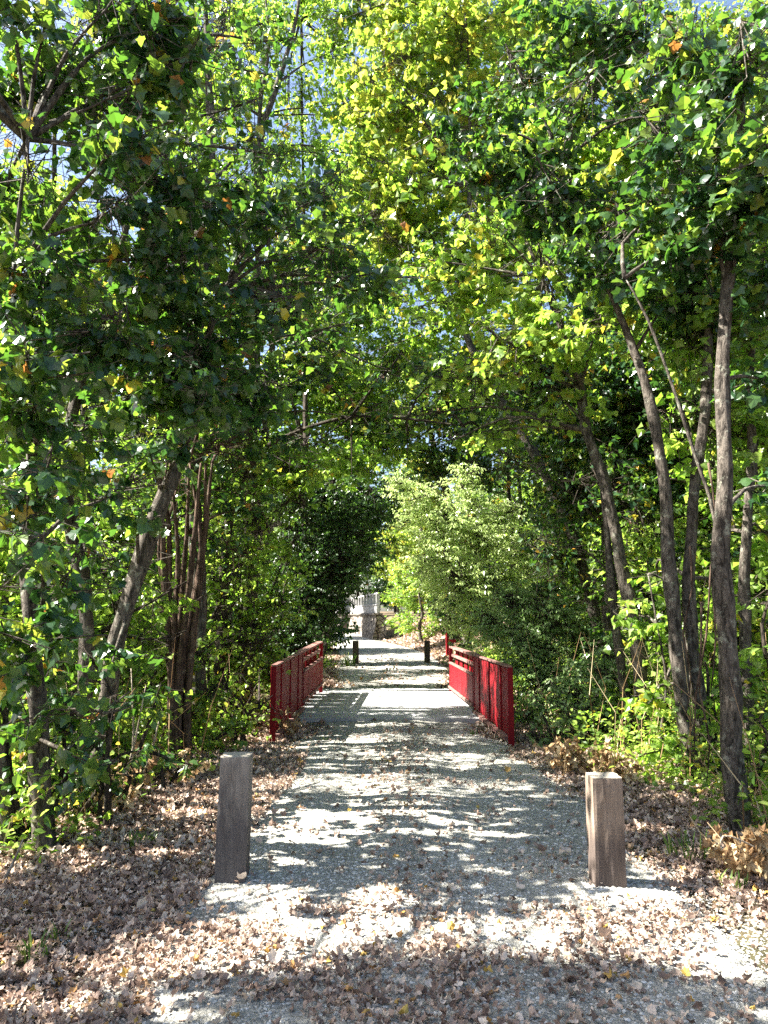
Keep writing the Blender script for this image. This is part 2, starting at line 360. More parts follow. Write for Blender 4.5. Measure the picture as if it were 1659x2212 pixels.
def tube_np(path, radii, sides=9, wob=0.0, seed=0.0):
    """closed tapered tube along a polyline, Catmull-smoothed"""
    pts = [Vector(p) for p in path]; n = len(pts)
    P2, R2 = [], []
    for i in range(n-1):
        p0 = pts[max(i-1, 0)]; p1 = pts[i]; p2 = pts[i+1]; p3 = pts[min(i+2, n-1)]
        seg = max(2, int((p2-p1).length/0.16)) if wob else max(2, min(6, int((p2-p1).length/0.3)+1))
        for k in range(seg):
            t = k/seg
            q = 0.5*((2*p1)+(-p0+p2)*t+(2*p0-5*p1+4*p2-p3)*t*t+(-p0+3*p1-3*p2+p3)*t**3)
            P2.append(q); R2.append(radii[i]*(1-t)+radii[i+1]*t)
    P2.append(pts[-1]); R2.append(radii[-1])
    V = []; up = Vector((0.3, 0.9, 0.1))
    for i, q in enumerate(P2):
        d = (P2[min(i+1, len(P2)-1)]-P2[max(i-1, 0)]).normalized()
        r = d.cross(up)
        if r.length < 1e-3: r = d.cross(Vector((1, 0, 0)))
        r.normalize(); u = r.cross(d)
        for k in range(sides):
            a = 2*math.pi*k/sides
            w = 1+wob*mnoise.noise(Vector((math.cos(a)*1.3+seed, math.sin(a)*1.3, i*0.35+seed)))
            V.append(q+(r*math.cos(a)+u*math.sin(a))*R2[i]*w)
    F = []
    for i in range(len(P2)-1):
        for k in range(sides):
            a = i*sides+k; b = i*sides+(k+1) % sides
            F.append((a, b, b+sides)); F.append((a, b+sides, a+sides))
    m = len(P2)*sides; V.append(P2[0]); V.append(P2[-1]); e = (len(P2)-1)*sides
    for k in range(sides):
        F.append((m, (k+1) % sides, k)); F.append((m+1, e+k, e+(k+1) % sides))
    return np.array([tuple(v) for v in V]), np.array(F)

# ------------------------------------------------------------------ leaves
def mk_tmpl(pts, zf):
    v = [(0, 0.36, 0)] + pts; n = len(pts)
    V = np.array([(x, y, zf(x, y)) for x, y, *_ in v], float)
    V[0, 2] = zf(0, 0.36)
    F = np.array([(0, 1+i, 1+(i+1) % n) for i in range(n)])
    return V, F
half = [(0.34, -0.03), (0.34, 0.18), (0.57, 0.42), (0.34, 0.52), (0.25, 0.76)]
maple_pts = [(0, 0.02)] + half + [(0, 1.0)] + [(-x, y) for x, y in reversed(half)]
T_MAPLE = [mk_tmpl(maple_pts, lambda x, y: 0.30*abs(x) - 0.25*(y-0.4)**2),
           mk_tmpl(maple_pts, lambda x, y: -0.35*abs(x)**1.5 - 0.35*y*y + 0.1),
           mk_tmpl([(x*1.0+0.08*y, y) for x, y in maple_pts], lambda x, y: 0.5*x*abs(x) + 0.12*math.sin(5*y))]
h2 = [(0.50, 0.34), (0.30, 0.58)]
mid_pts = [(0, 0.0)] + h2 + [(0, 1.0)] + [(-x, y) for x, y in reversed(h2)]
T_MID = [mk_tmpl(mid_pts, lambda x, y: 0.3*abs(x)-0.2*y*y), mk_tmpl(mid_pts, lambda x, y: -0.4*abs(x)-0.2*(y-.5)**2)]
T_OVAL = [mk_tmpl([(0, 0), (0.3, 0.25), (0.32, 0.6), (0, 1.0), (-0.32, 0.6), (-0.3, 0.25)], lambda x, y: 0.35*abs(x)-0.2*y*y),
          mk_tmpl([(0, 0), (0.33, 0.3), (0.26, 0.65), (0, 1.0), (-0.26, 0.65), (-0.33, 0.3)], lambda x, y: -0.3*abs(x)-0.15*y)]
def quad_t(w): return (np.array([(0, 0, 0), (w, 0.45, 0.12*w*2), (0, 1, -0.1), (-w, 0.45, 0.12*w*2)], float), np.array([(0, 1, 2), (0, 2, 3)]))
T_QUAD = [quad_t(0.30), quad_t(0.36)]
T_NARROW = [quad_t(0.15), quad_t(0.19)]
def quad_c(): return (np.array([(0, 0, 0.1), (0.34, 0.4, 0.3), (0.05, 1, 0.15), (-0.3, 0.55, -0.05), (0.02, 0.5, -0.15)], float), np.array([(4, 0, 1), (4, 1, 2), (4, 2, 3), (4, 3, 0)]))
T_CURL = [mk_tmpl(maple_pts, lambda x, y: 1.3*x*x + 0.8*(y-0.45)**2), mk_tmpl(maple_pts, lambda x, y: 0.9*abs(x) + 0.25*math.sin(6*y)),
          mk_tmpl([(x*0.6, y) for x, y in maple_pts], lambda x, y: 3.4*x*x + 0.2*math.sin(9*y+4*x)),
          mk_tmpl([(x*0.75, y) for x, y in maple_pts], lambda x, y: 2.0*x*x + 0.35*(y-0.3)**2 + 0.15*math.sin(8*x+3*y))]
T_CURL2 = [quad_c(), T_MID[0]]

def norm(a): return a/np.maximum(np.linalg.norm(a, axis=1, keepdims=True), 1e-9)
def leaf_geo(Pn, D, Nn, Sz, tmpls, rnd):
    """instances of leaf templates as plain geometry"""
    D = norm(D); B = norm(np.cross(D, Nn)); Nn = np.cross(B, D)
    which = rng.integers(0, len(tmpls), len(Pn)); VV, FF, RR = [], [], []; off = 0
    asp = rng.uniform(0.82, 1.15, len(Pn))
    for k, (tv, tf) in enumerate(tmpls):
        i = np.nonzero(which == k)[0]
        if not len(i): continue
        s = Sz[i][:, None, None]
        v = Pn[i][:, None] + s*(tv[None, :, 0:1]*asp[i][:, None, None]*B[i][:, None] + tv[None, :, 1:2]*D[i][:, None] + tv[None, :, 2:3]*Nn[i][:, None])
        nv = len(tv)
        VV.append(v.reshape(-1, 3)); FF.append((tf[None] + (np.arange(len(i))*nv)[:, None, None]).reshape(-1, 3) + off)
        RR.append(np.repeat(rnd[i], nv)); off += len(i)*nv
    return np.concatenate(VV), np.concatenate(FF), np.concatenate(RR)
def twig_geo(A, B, ra, rb):
    d = norm(B-A); u = norm(np.cross(d, np.array([[0.31, 0.2, 0.93]])+np.zeros_like(d))); w = np.cross(d, u); V = []
    for k in range(3):
        a = 2*math.pi*k/3; q = u*math.cos(a)+w*math.sin(a)
        V += [A+q*ra[:, None], B+q*rb[:, None]]
    V = np.stack(V, 1).reshape(-1, 3)
    t = np.array([(0, 2, 3), (0, 3, 1), (2, 4, 5), (2, 5, 3), (4, 0, 1), (4, 1, 5)])
    F = (t[None]+(np.arange(len(A))*6)[:, None, None]).reshape(-1, 3)
    return V, F

# sunlit patches: gaps in the canopy the sun shines through (cx, cy, rx, ry, keep)
Sn = np.array(S)
def lit_keep(p, zref=0.0):
    """probability that foliage stays, by where its shadow would fall on the ground"""
    g = p - Sn*((p[:, 2:3]-zref)/Sn[2])
    x, y = g[:, 0], g[:, 1]
    nz = vfbm(x*0.4+3.1, y*4.6+1.7, 3)
    keep = np.where(nz > 0.475, 1.0, 0.14)                       # streaky light over the whole path
    on = (x > -2.6) & (x < 4.6) & (y > 1.0) & (y < 40)
    n2 = vfbm(x*0.9+11, y*1.3+5, 3)
    keep = np.where(on, keep, np.where(n2 > 0.47, 0.95, 0.3))
    for cx, cy, rx, ry, k in LIT:
        inside = ((x-cx)/rx)**2+((y-cy)/ry)**2 < (0.75+0.5*vnoise(x*2.5, y*2.5))
        keep = np.where(inside, k, keep)
    for c, r, k in LIT_BALL:                                    # foliage standing between the sun and a sunlit crown
        c = np.array(c); w = p-c; t = w@Sn; dist = np.linalg.norm(w-t[:, None]*Sn, axis=1)
        keep = np.where((dist < r*(0.8+0.4*vnoise(x*2, y*2))) & (t > r), k, keep)
    return keep
LIT_BALL = [(tuple(P(960, 1190, 18.0)), 3.0, 0.0), (tuple(P(1180, 1450, 12.0)), 1.9, 0.08), (tuple(P(960, 520, 12)), 2.6, 0.15), (tuple(P(850, 300, 14.5)), 3.0, 0.2), (tuple(P(540, 1200, 12)), 2.3, 0.12), (tuple(P(600, 980, 11)), 1.5, 0.3), (tuple(P(1480, 1350, 8)), 1.5, 0.3)]
LIT = [(0.9, 3.95, 2.4, 0.30, 0.0), (-1.0, 3.72, 1.1, 0.22, 0.05), (-0.3, 3.3, 1.5, 0.13, 0.3), (1.4, 3.25, 1.1, 0.25, 1.0), (-1.7, 4.3, 0.9, 0.35, 1.0),
       (0.3, 4.75, 0.9, 0.22, 1.0), (-1.6, 4.9, 0.8, 0.3, 0.9), (0.2, 5.3, 1.2, .2, 0.5),
       (0.0, 7.3, 1.5, 0.5, 0.08), (-1.5, 6.6, 0.8, 0.3, 0.2), (2.2, 5.0, 0.7, 0.3, 0.1),
       (0.2, 8.6, 1.7, .35, 0.15), (0.1, 10.0, 1.5, .5, 0.2), (0.1, 13.2, 1.9, 1.2, 0.75), (0.1, 16.3, 2.2, 1.5, 0.03), (0.1, 20.0, 2.2, 1.6, 1.0), (0.1, 23.2, 2.5, 0.7, 0.1), (0.1, 25.5, 2.2, .6, .9), (0.0, 28.5, 2.2, 1.2, .15),
       (3.0, 17, 3.5, 4.0, 0.06)]

LSIZE = dict(maple=(T_MAPLE, 0.115), mid=(T_MID, 0.105), oval=(T_OVAL, 0.055), quad=(T_QUAD, 0.10), bigquad=(T_QUAD, 0.20), narrow=(T_NARROW, 0.085), small=(T_QUAD, 0.06))
def foliage(clumps, kind, stems, dens=3.2, size=None, seed=0, prune=True, autumn=0.0, spray=11, limb_r=0.022, twiglen=0.55, droop=0.8):
    """clumps: [(centre, radius[, flat])]. Sprays of leaves on twigs, twigs on limbs, limbs on the nearest stem.
    Returns leaf arrays, twig arrays and limb tubes."""
    tmpl, sz = LSIZE[kind]
    if size: sz = size
    area = 0.42*sz*sz*(0.5 if kind == 'narrow' else 1.0)
    dens = dens*1.45
    LP, LD, LN, LS, LR = [], [], [], [], []
    TA, TB, TR = [], [], []
    limbs = []
    for ci, cl in enumerate(clumps):
        c = np.array(cl[0], float); r = cl[1]; flat = cl[2] if len(cl) > 2 else 0.75
        dmul = cl[3] if len(cl) > 3 else 1.0
        vol = 4.19*r**3*flat
        nl = dens*dmul*vol/area; ns = max(3, int(nl/spray))
        # limb from the nearest stem point to the clump
        best = None
        for st in stems:
            for q in st:
                q = np.array(q, float)
                dd = np.linalg.norm(q-c) + 0.9*max(0, q[2]-c[2]+0.2)
                if best is None or dd < best[0]: best = (dd, q)
        a = best[1]
        mid = (a*0.5+c*0.5) + np.array([0, 0, 0.10*np.linalg.norm(c-a)]) + rng.normal(0, 0.08, 3)*np.linalg.norm(c-a)*0.5
        tip = c + norm((c-a)[None]+1e-6)[0]*r*0.75
        Llen = np.linalg.norm(tip-a)
        limbs.append(([a, mid, c, tip], [min(0.04, limb_r*(0.6+0.35*Llen)), limb_r*0.75, limb_r*0.45, 0.004]))
        # spray positions
        u = norm(rng.normal(size=(ns, 3))); rad = rng.random(ns)**0.45
        p = c + u*rad[:, None]*r*np.array([1, 1, flat])*(0.85+0.3*rng.random((ns, 1)))
        # attachment on limb
        t = rng.uniform(0.35, 1.0, ns)[:, None]
        q = (1-t)**2*mid + 2*t*(1-t)*c + t*t*tip
        out = norm(p-q); hz = norm(out*np.array([1, 1, 0.25]) + rng.normal(0, 0.35, (ns, 3))*np.array([1, 1, .4]))
        tl = twiglen*rng.uniform(0.6, 1.3, ns)
        B = p; A = p - hz*tl[:, None]*0.9
        if prune:
            kp = np.maximum(lit_keep(p), lit_keep(q)) > 0.5*rng.random(ns)
            p, q, A, B, hz, tl = p[kp], q[kp], A[kp], B[kp], hz[kp], tl[kp]
            ns = len(p)
            if ns == 0: continue
        TA += [q, A]; TB += [A, B]; TR += [np.stack([np.full(ns, .006), np.full(ns, .004)], 1), np.stack([np.full(ns, .004), np.full(ns, .0015)], 1)]
        k = rng.poisson(spray, ns).clip(3)
        idx = np.repeat(np.arange(ns), k); n = len(idx)
        tt = rng.uniform(0.05, 1.08, n)[:, None]
        pos = A[idx]*(1-tt) + B[idx]*tt
        side = norm(np.cross(hz[idx], [0, 0, 1.0]))*np.where(rng.random(n) < .5, -1, 1)[:, None]
        d = norm(hz[idx]*0.5 + side*rng.uniform(0.3, 1.0, n)[:, None] + rng.normal(0, 0.35, (n, 3)))
        d[:, 2] -= droop*rng.uniform(0.2, 1.8, n); d = norm(d)
        pet = rng.uniform(0.1, 0.5, n)[:, None]*sz*0.8
        pos = pos + d*pet
        if prune:
            kp = lit_keep(pos+d*sz*.4) > rng.random(n); pos, d, idx = pos[kp], d[kp], idx[kp]; n = len(pos)
        nn = norm(np.array([0, 0, 1.0]) + rng.normal(0, 1.1 if kind == 'narrow' else 0.6, (n, 3)))
        LP.append(pos); LD.append(d); LN.append(nn)
        LS.append(sz*rng.uniform(0.55, 1.2, n)); 
        base = rng.random(ns)[idx]*0.55 + rng.random(n)*0.45
        if autumn:
            hot = (rng.random(ns) < autumn*.6)[idx] | (rng.random(n) < autumn*.25)
            base = np.where(hot, 0.86+0.14*rng.random(n), np.minimum(base, .9))
        LR.append(base)
    if not LP: return None
    return (np.concatenate(LP), np.concatenate(LD), np.concatenate(LN), np.concatenate(LS), np.concatenate(LR), tmpl,
            np.concatenate(TA), np.concatenate(TB), np.concatenate(TR), limbs)

LEAFCOUNT = [0]
def crown_mesh(name, fol, origin, leafm, barkm, parent):
    LPp, LD, LNn, LS, LR, tmpl, TA, TB, TR, limbs = fol
    o0 = np.array(origin)
    V, F, R = leaf_geo(LPp-o0, LD, LNn, LS, tmpl, LR)
    V2, F2 = twig_geo(TA-o0, TB-o0, TR[:, 0], TR[:, 1])
    LEAFCOUNT[0] += len(LPp)
    mi = np.concatenate([np.zeros(len(F), int), np.ones(len(F2), int)])
    me = np_mesh(name, np.concatenate([V, V2]), np.concatenate([F, F2+len(V)]), np.concatenate([R, np.zeros(len(V2))]), mi)
    return link_mesh(name, me, [leafm, barkm], parent)

def multi_tube(tubes, origin, wob=0.0, sides=9):
    VV, FF = [], []; off = 0; o0 = np.array(origin)
    for k, (pth, rad) in enumerate(tubes):
        v, f = tube_np(pth, rad, sides if max(rad) > 0.03 else 5, wob if max(rad) > 0.03 else 0, k*3.7)
        VV.append(v-o0); FF.append(f+off); off += len(v)
    return np.concatenate(VV), np.concatenate(FF)

def tree(name, label, cat, stems, clumps, kind, leafm, barkm='bark', group=None, part='trunk', root=None, **kw):
    """stems: list of (path, radii); every stem is its own part"""
    base = Vector(stems[0][0][0]) if root is None else Vector(root)
    t = empty(name, base, label, cat, group)
    fol = foliage(clumps, kind, [st[0][len(st[0])//3:] if len(st[0]) > 2 else st[0] for st in stems], **kw)
    limbs_of = [[] for _ in stems]                             # every limb belongs to the stem it springs from
    for lb_ in (fol[9] if fol is not None else []):
        a_ = np.array(lb_[0][0]); limbs_of[min(range(len(stems)), key=lambda j: min(np.linalg.norm(np.array(q)-a_) for q in stems[j][0]))].append(lb_)
    for k, st in enumerate(stems):
        pth = [Vector(p) for p in st[0]]
        g0 = pth[0].copy(); up = pth[1]-g0; rr_ = list(st[1])
        if up.length > 0.8:
            s_ = 0.28/up.length; pth.insert(1, g0+up*s_); rr_.insert(1, rr_[0]*1.02); pth.insert(1, g0+up*s_*.35); rr_.insert(1, rr_[0]*1.18); rr_[0] *= 1.55
        pth[0] = g0 - Vector((0, 0, 0.15))
        v, f = multi_tube([(pth, rr_)]+limbs_of[k], base, 0.45, 11)
        link_mesh(part, np_mesh(part, v, f, smooth=True), M[barkm], t)
    if fol is not None:
        crown_mesh('crown', fol, base, M[leafm], M[barkm], t)
    return t

def gz(x, y): return float(surf_z(x, y))
def onG(u, v, d):
    p = P(u, v, d); return Vector((p.x, d, gz(p.x, d)))
def pl(d, pts, dd=None):
    """stem path: first point is set on the ground; pts are (u, v) with depth d (+ drift)"""
    out = []
    for i, (u, v) in enumerate(pts):
        di = d + (dd[i] if dd else 0); out.append(P(u, v, di))
    out[0].z = gz(out[0].x, out[0].y)
    return out
def cl(d, lst, r, flat=0.75):
    out = []
    for q in lst:
        u, v = q[0], q[1]; dd = q[2] if len(q) > 2 else 0; rr = q[3] if len(q) > 3 else r
        dm = q[4] if len(q) > 4 else 1.0
        out.append((P(u, v, d+dd), rr, flat, dm))
    return out

# ------------------------------------------------------------------ bollards
def bollard(base, w, dpt, h, rot, mat, label, group, crack=0.0, lean=(0, 0), seed=0, wear=1.0):
    nz = 26; per = 9; V = []; F = []
    ring = []
    for i in range(4):
        a = [(-1, -1), (1, -1), (1, 1), (-1, 1)][i]; b = [(1, -1), (1, 1), (-1, 1), (-1, -1)][i]
        for k in range(per): ring.append((a[0]+(b[0]-a[0])*k/per, a[1]+(b[1]-a[1])*k/per))
    n = len(ring)
    for j in range(nz+1):
        z = -0.12 + (h+0.12)*j/nz
        for (x, y) in ring:
            r = max(abs(x), abs(y)); cn = min(abs(x), abs(y))
            rnd_ = 1-0.035*max(0, cn-0.7)/0.3
            X0 = x*w/2*rnd_; Y0 = y*dpt/2*rnd_
            dn = 0.006*wear*mnoise.noise(Vector((x*1.6+seed, y*1.6, z*4.5+seed)))+0.003*mnoise.noise(Vector((x*5+seed, y*5, z*1.5)))
            X0 += dn*x; Y0 += dn*y
            if y < -0.99 and abs(x-crack-0.05*math.sin(z*9)) < 0.06: Y0 += 0.006*max(0, min(1, (z-h*0.35)/(h*0.4)))
            if y < -0.99 and abs(x+0.3-(z-h*0.72)*2.5) < 0.14 and abs(z-h*0.72) < 0.1: Y0 += 0.003
            if j == nz: X0 *= 0.97; Y0 *= 0.97
            V.append((X0+lean[0]*z, Y0+lean[1]*z, z+(0.004*mnoise.noise(Vector((x*2, y*2, seed))) if j == nz else 0)))
    for j in range(nz):
        for k in range(n):
            F.append((j*n+k, j*n+(k+1) % n, (j+1)*n+(k+1) % n, (j+1)*n+k))
    F.append(tuple(range(nz*n, nz*n+n)))
    me = bpy.data.meshes.new('bollard'); me.from_pydata(V, [], F); me.update()
    me.polygons[len(F)-1].material_index = 1
    o = link_mesh('bollard', me, [mat, M['endgrain']]); o.location = base; o.rotation_euler = (0, 0, rot)
    return tag(o, label, 'bollard', group)
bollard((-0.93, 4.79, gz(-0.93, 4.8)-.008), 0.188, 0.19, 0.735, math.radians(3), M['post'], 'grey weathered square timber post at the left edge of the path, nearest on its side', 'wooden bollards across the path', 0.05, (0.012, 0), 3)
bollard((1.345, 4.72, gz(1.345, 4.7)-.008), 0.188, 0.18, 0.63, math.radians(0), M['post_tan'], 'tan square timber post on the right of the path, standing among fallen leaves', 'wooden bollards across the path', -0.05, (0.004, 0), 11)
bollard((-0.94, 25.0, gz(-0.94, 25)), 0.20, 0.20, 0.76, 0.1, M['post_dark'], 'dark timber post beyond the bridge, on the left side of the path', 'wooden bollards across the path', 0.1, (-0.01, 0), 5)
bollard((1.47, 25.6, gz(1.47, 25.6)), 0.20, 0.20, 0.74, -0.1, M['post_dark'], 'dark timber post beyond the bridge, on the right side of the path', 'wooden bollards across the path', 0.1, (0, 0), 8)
pw = P(744, 1366, 56)
bollard((pw.x, 56, gz(pw.x, 56)), 0.32, 0.3, 0.8, 0.2, M['post_dark'], 'small dark post in front of the distant stone wall where the path bends', 'wooden bollards across the path', 0.1, (0, 0), 9)

# ------------------------------------------------------------------ bridge
mb = MB()
yd0, yd1 = 11.6, 16.3
nx_, ny_ = 24, 40
xs = np.linspace(-1.52, 1.82, nx_); ys = np.linspace(yd0, yd1, ny_)
Xd, Yd = np.meshgrid(xs, ys)
Zd = path_z(Xd, Yd)*0 + 0.052 + 0.006*vfbm(Xd*2, Yd*2)
Vt = np.stack([Xd, Yd, Zd], -1).reshape(-1, 3); Vb = Vt.copy(); Vb[:, 2] = -0.35
Ft = grid_faces(ny_, nx_); nn_ = len(Vt)
rim = [(j*nx_+i) for j, i in ([(0, i) for i in range(nx_)]+[(j, nx_-1) for j in range(1, ny_)]+[(ny_-1, i) for i in range(nx_-2, -1, -1)]+[(j, 0) for j in range(ny_-2, 0, -1)])]
Fs = np.array([(rim[k], rim[k]+nn_, rim[(k+1) % len(rim)]+nn_, rim[(k+1) % len(rim)]) for k in range(len(rim))])
o = link_mesh('bridge_deck', np_mesh('bridge_deck', np.concatenate([Vt, Vb]), np.concatenate([Ft, Ft[:, ::-1]+nn_, Fs])), M['deck']); tag(o, kind='structure')
o.location.z = 0.0

def railing(A, B, side, label):
    """A near end, B far end (world, z = foot); side +1: the path lies towards +x"""
    A = Vector(A); B = Vector(B); t = empty('bridge_railing', A, label, 'bridge railing', 'red railings of the footbridge')
    d = (B-A); L = math.hypot(d.x, d.y); dirv = d/L
    inn = Vector((dirv.y, -dirv.x, 0)).normalized()*side
    def Q(s, n, z): return A + dirv*s + inn*n + Vector((0, 0, z))
    H = 0.94; mid = L*0.46
    def brd(s, w, n, z0, z1, th=0.03, name='board', mat='red'):
        m = MB(); a = Q(s-w/2, n, z0); b = Q(s+w/2, n, z0); n0 = len(m.v)
        for p in (a, b):
            for dn in (-th/2, th/2):
                q = p+inn*dn
                m.v.append(tuple(q)); m.v.append((q.x, q.y, q.z+(z1-z0)))
        m.f += [(0, 1, 3, 2), (4, 6, 7, 5), (0, 4, 5, 1), (2, 3, 7, 6), (1, 5, 7, 3), (0, 2, 6, 4)]
        return m.build(name, M[mat], t, 0.004)
    for s, w in ((0.04, 0.06), (mid, 0.07), (L-0.05, 0.10)):
        brd(s, w, 0.0, -0.22 if s > 1 else -0.08, H-0.006, 0.07, 'post')
    # near half: wide boards close together, cap and foot rail
    nb = 6; w = (mid-0.15)/nb
    for k in range(nb):
        brd(0.10+w*(k+0.5), w*0.93-0.012, 0.014*((k % 2)), 0.075+0.004*(k % 3), H-0.02)
    def rail(s0, s1, n, z, wd, ht, name, mat='redcap'):
        m = MB(); m.bar(Q(s0, n, z), Q(s1, n, z), wd, ht); m.build(name, M[mat], t, 0.004)
    rail(0.0, mid-0.05, 0.012, H+0.005, 0.075, 0.022, 'top_rail')
    rail(0.10, mid-0.05, 0.045, 0.045, 0.07, 0.05, 'foot_rail')
    # far half: boards set outside at full height with gaps, half-height boards inside, two open slots above
    s0, s1 = mid+0.05, L-0.11
    no = 5; wo = (s1-s0)/no
    for k in range(no): brd(s0+wo*(k+0.5), wo*0.62, -0.085, -0.30, H-0.03)
    for k in range(no): brd(s0+wo*(k+0.5), wo*0.955, 0.03, 0.16, 0.60+0.01*(k % 2))
    rail(s0, s1, 0.03, 0.625, 0.06, 0.035, 'ledge')
    rail(s0, s1, -0.03, 0.775, 0.05, 0.05, 'middle_rail', 'redcap')
    rail(s0, s1, -0.02, H+0.0, 0.13, 0.03, 'top_rail')
    rail(s0, s1, 0.04, 0.135, 0.07, 0.045, 'foot_rail')
    return t
railing((-1.43, 9.75, 0.02), (-1.29, 15.5, 0.13), 1, 'dark red board railing on the left side of the bridge, in shade')
railing((1.60, 9.55, 0.02), (1.39, 15.7, 0.02), -1, 'bright red board railing on the right side of the bridge, lit by the sun')

# ------------------------------------------------------------------ distant retaining wall with railing
A = np.array([-0.35, 45.0]); B = np.array([-5.6, 78.0]); dv = (B-A)/np.linalg.norm(B-A); nv = np.array([-dv[1], dv[0]]); Lw = np.linalg.norm(B-A)
if nv[0] > 0: nv = -nv
wz = float(ground_z(A[0], A[1]))-0.3
wt = empty('retaining_wall', (A[0], A[1], wz), 'pale rough stone retaining wall where the far path bends left', 'wall')
def W(s, n, z): return (A[0]+dv[0]*s+nv[0]*n, A[1]+dv[1]*s+nv[1]*n, z)
ns_, nh_ = 160, 14
Ss, Hh = np.meshgrid(np.linspace(0, Lw, ns_), np.linspace(0, 1, nh_), indexing='ij')
HW = 1.85
nn2 = 0.16*vfbm(Ss*1.1, Hh*3, 3)+0.10*vnoise(Ss*2.2, Hh*5)+0.15*(1-Hh)
Vw = np.stack([A[0]+dv[0]*Ss+nv[0]*nn2, A[1]+dv[1]*Ss+nv[1]*nn2, wz+HW*Hh+0*Ss], -1).reshape(-1, 3)
Vb = np.stack([A[0]+dv[0]*Ss-nv[0]*0.5, A[1]+dv[1]*Ss-nv[1]*0.5, wz+HW*Hh+0*Ss], -1).reshape(-1, 3)
Fw = grid_faces(ns_, nh_); top = np.array([((i*nh_+nh_-1), ((i+1)*nh_+nh_-1), ((i+1)*nh_+nh_-1)+len(Vw), (i*nh_+nh_-1)+len(Vw)) for i in range(ns_-1)])
end = np.array([(j, j+1, j+1+len(Vw), j+len(Vw)) for j in range(nh_-1)])
link_mesh('stonework', np_mesh('stonework', np.concatenate([Vw, Vb])-np.array(wt.location), np.concatenate([Fw, Fw[:, ::-1]+len(Vw), top, end]), smooth=True), M['stone'], wt)
m = MB(); m.bar(W(-0.05, 0.0, wz+HW+0.06), W(Lw, 0.0, wz+HW+0.06), 0.55, 0.12); m.build('coping', M['stone'], wt, 0.02)
rt = empty('parapet_railing', (A[0], A[1], wz+HW+0.12), 'pale parapet with upright posts on top of the distant stone wall', 'railing')
z0 = wz+HW+0.12
m = MB(); m.bar(W(0, 0, z0+0.24), W(Lw, 0, z0+0.24), 0.16, 0.46); m.build('parapet', M['white'], rt, 0.01)
s = 0.15
while s < Lw-0.2:
    m = MB(); p = W(s, 0.0, z0+0.0); m.box(p, (0.13, 0.22, 1.15), math.atan2(dv[1], dv[0])); m.build('post', M['white'], rt, 0.01); s += 1.45
m = MB(); m.bar(W(0, 0, z0+1.19), W(Lw, 0, z0+1.19), 0.12, 0.09); m.build('handrail', M['white'], rt, 0.01)
m = MB(); m.bar(W(0, 0.02, z0+0.50), W(Lw, 0.02, z0+0.50), 0.22, 0.06); m.build('ledge', M['white'], rt, 0.01)

# red wooden trail frame beside the far path, half hidden by the willow
q = P(966, 1372, 29); bx = q.x
t = empty('trail_sign', (bx, 29, gz(bx, 29)), 'red wooden signpost frame half hidden behind the pale willow', 'sign')
for dx in (0.0, 0.85):
    m = MB(); m.box((bx+dx, 29+dx*0.2, gz(bx, 29)-0.2), (0.10, 0.10, 1.35), 0.2); m.build('post', M['red'], t, 0.006)
m = MB(); m.bar((bx-0.05, 28.95, gz(bx, 29)+1.08), (bx+0.95, 29.15, gz(bx, 29)+1.08), 0.04, 0.16); m.build('board', M['red'], t, 0.006)
m = MB(); m.bar((bx-0.05, 28.95, gz(bx, 29)+0.62), (bx+0.95, 29.15, gz(bx, 29)+0.62), 0.04, 0.12); m.build('board', M['red'], t, 0.006)

# ------------------------------------------------------------------ trees: right side
def R_(a, *b): return [a*x for x in b]
t1 = 9.2
tree('maple_tree', 'maple trunk behind the tan post, curving left over the path', 'tree',
     [(pl(t1, [(1392, 1640), (1385, 1480), (1365, 1320), (1335, 1180), (1305, 1040), (1268, 930), (1255, 840), (1225, 740), (1170, 600), (1100, 430)], [0, 0, 0, .05, .1, .2, .3, .3, .4, .5]),
       [0.097, 0.086, 0.083, 0.079, 0.072, 0.068, 0.058, 0.047, 0.032, 0.014]),
      (pl(t1+.2, [(1375, 1640), (1350, 1500), (1330, 1350), (1316, 1200), (1300, 1050)]), [.07, .06, .055, .05, .03])],
     cl(t1, [(1190, 620), (1080, 500, .5), (1000, 640, .6), (920, 560, 1.2, .6), (1130, 760, 0), (1290, 700, -.4), (1020, 820, .8), (1230, 880, .3, .55), (880, 900, 1.3, .6), (1090, 930, .8, .6), (980, 950, 1, .5), (1260, 480, 0), (1150, 330, .6), (1330, 330, -.3)], 0.85, .65),
     'maple', 'bright', size=.115, dens=2.2, autumn=.22)
t2 = 7.5
tree('maple_tree', 'lichen-spotted maple trunk between the curving trunk and the straight thick one', 'tree',
     [(pl(t2, [(1500, 1700), (1482, 1560), (1462, 1400), (1448, 1230), (1440, 1100), (1425, 980), (1400, 850), (1372, 760), (1330, 660), (1270, 520), (1220, 350)], [0, 0, 0, .05, .1, .1, .2, .3, .3, .4, .5]),
       [0.090, 0.078, 0.074, 0.070, 0.069, 0.062, 0.055, 0.043, 0.035, 0.027, 0.012])],
     cl(t2, [(1330, 560), (1220, 440, .2), (1120, 380, .6), (1420, 430), (1040, 300, .8), (1250, 250, .3), (1400, 240, -.2), (1130, 170, .7), (1480, 640, .2), (1350, 80, .2), (1230, 60, .6)], 0.78, .65),
     'maple', 'maple', size=.115, dens=2.6, autumn=.05)
t3 = 5.9
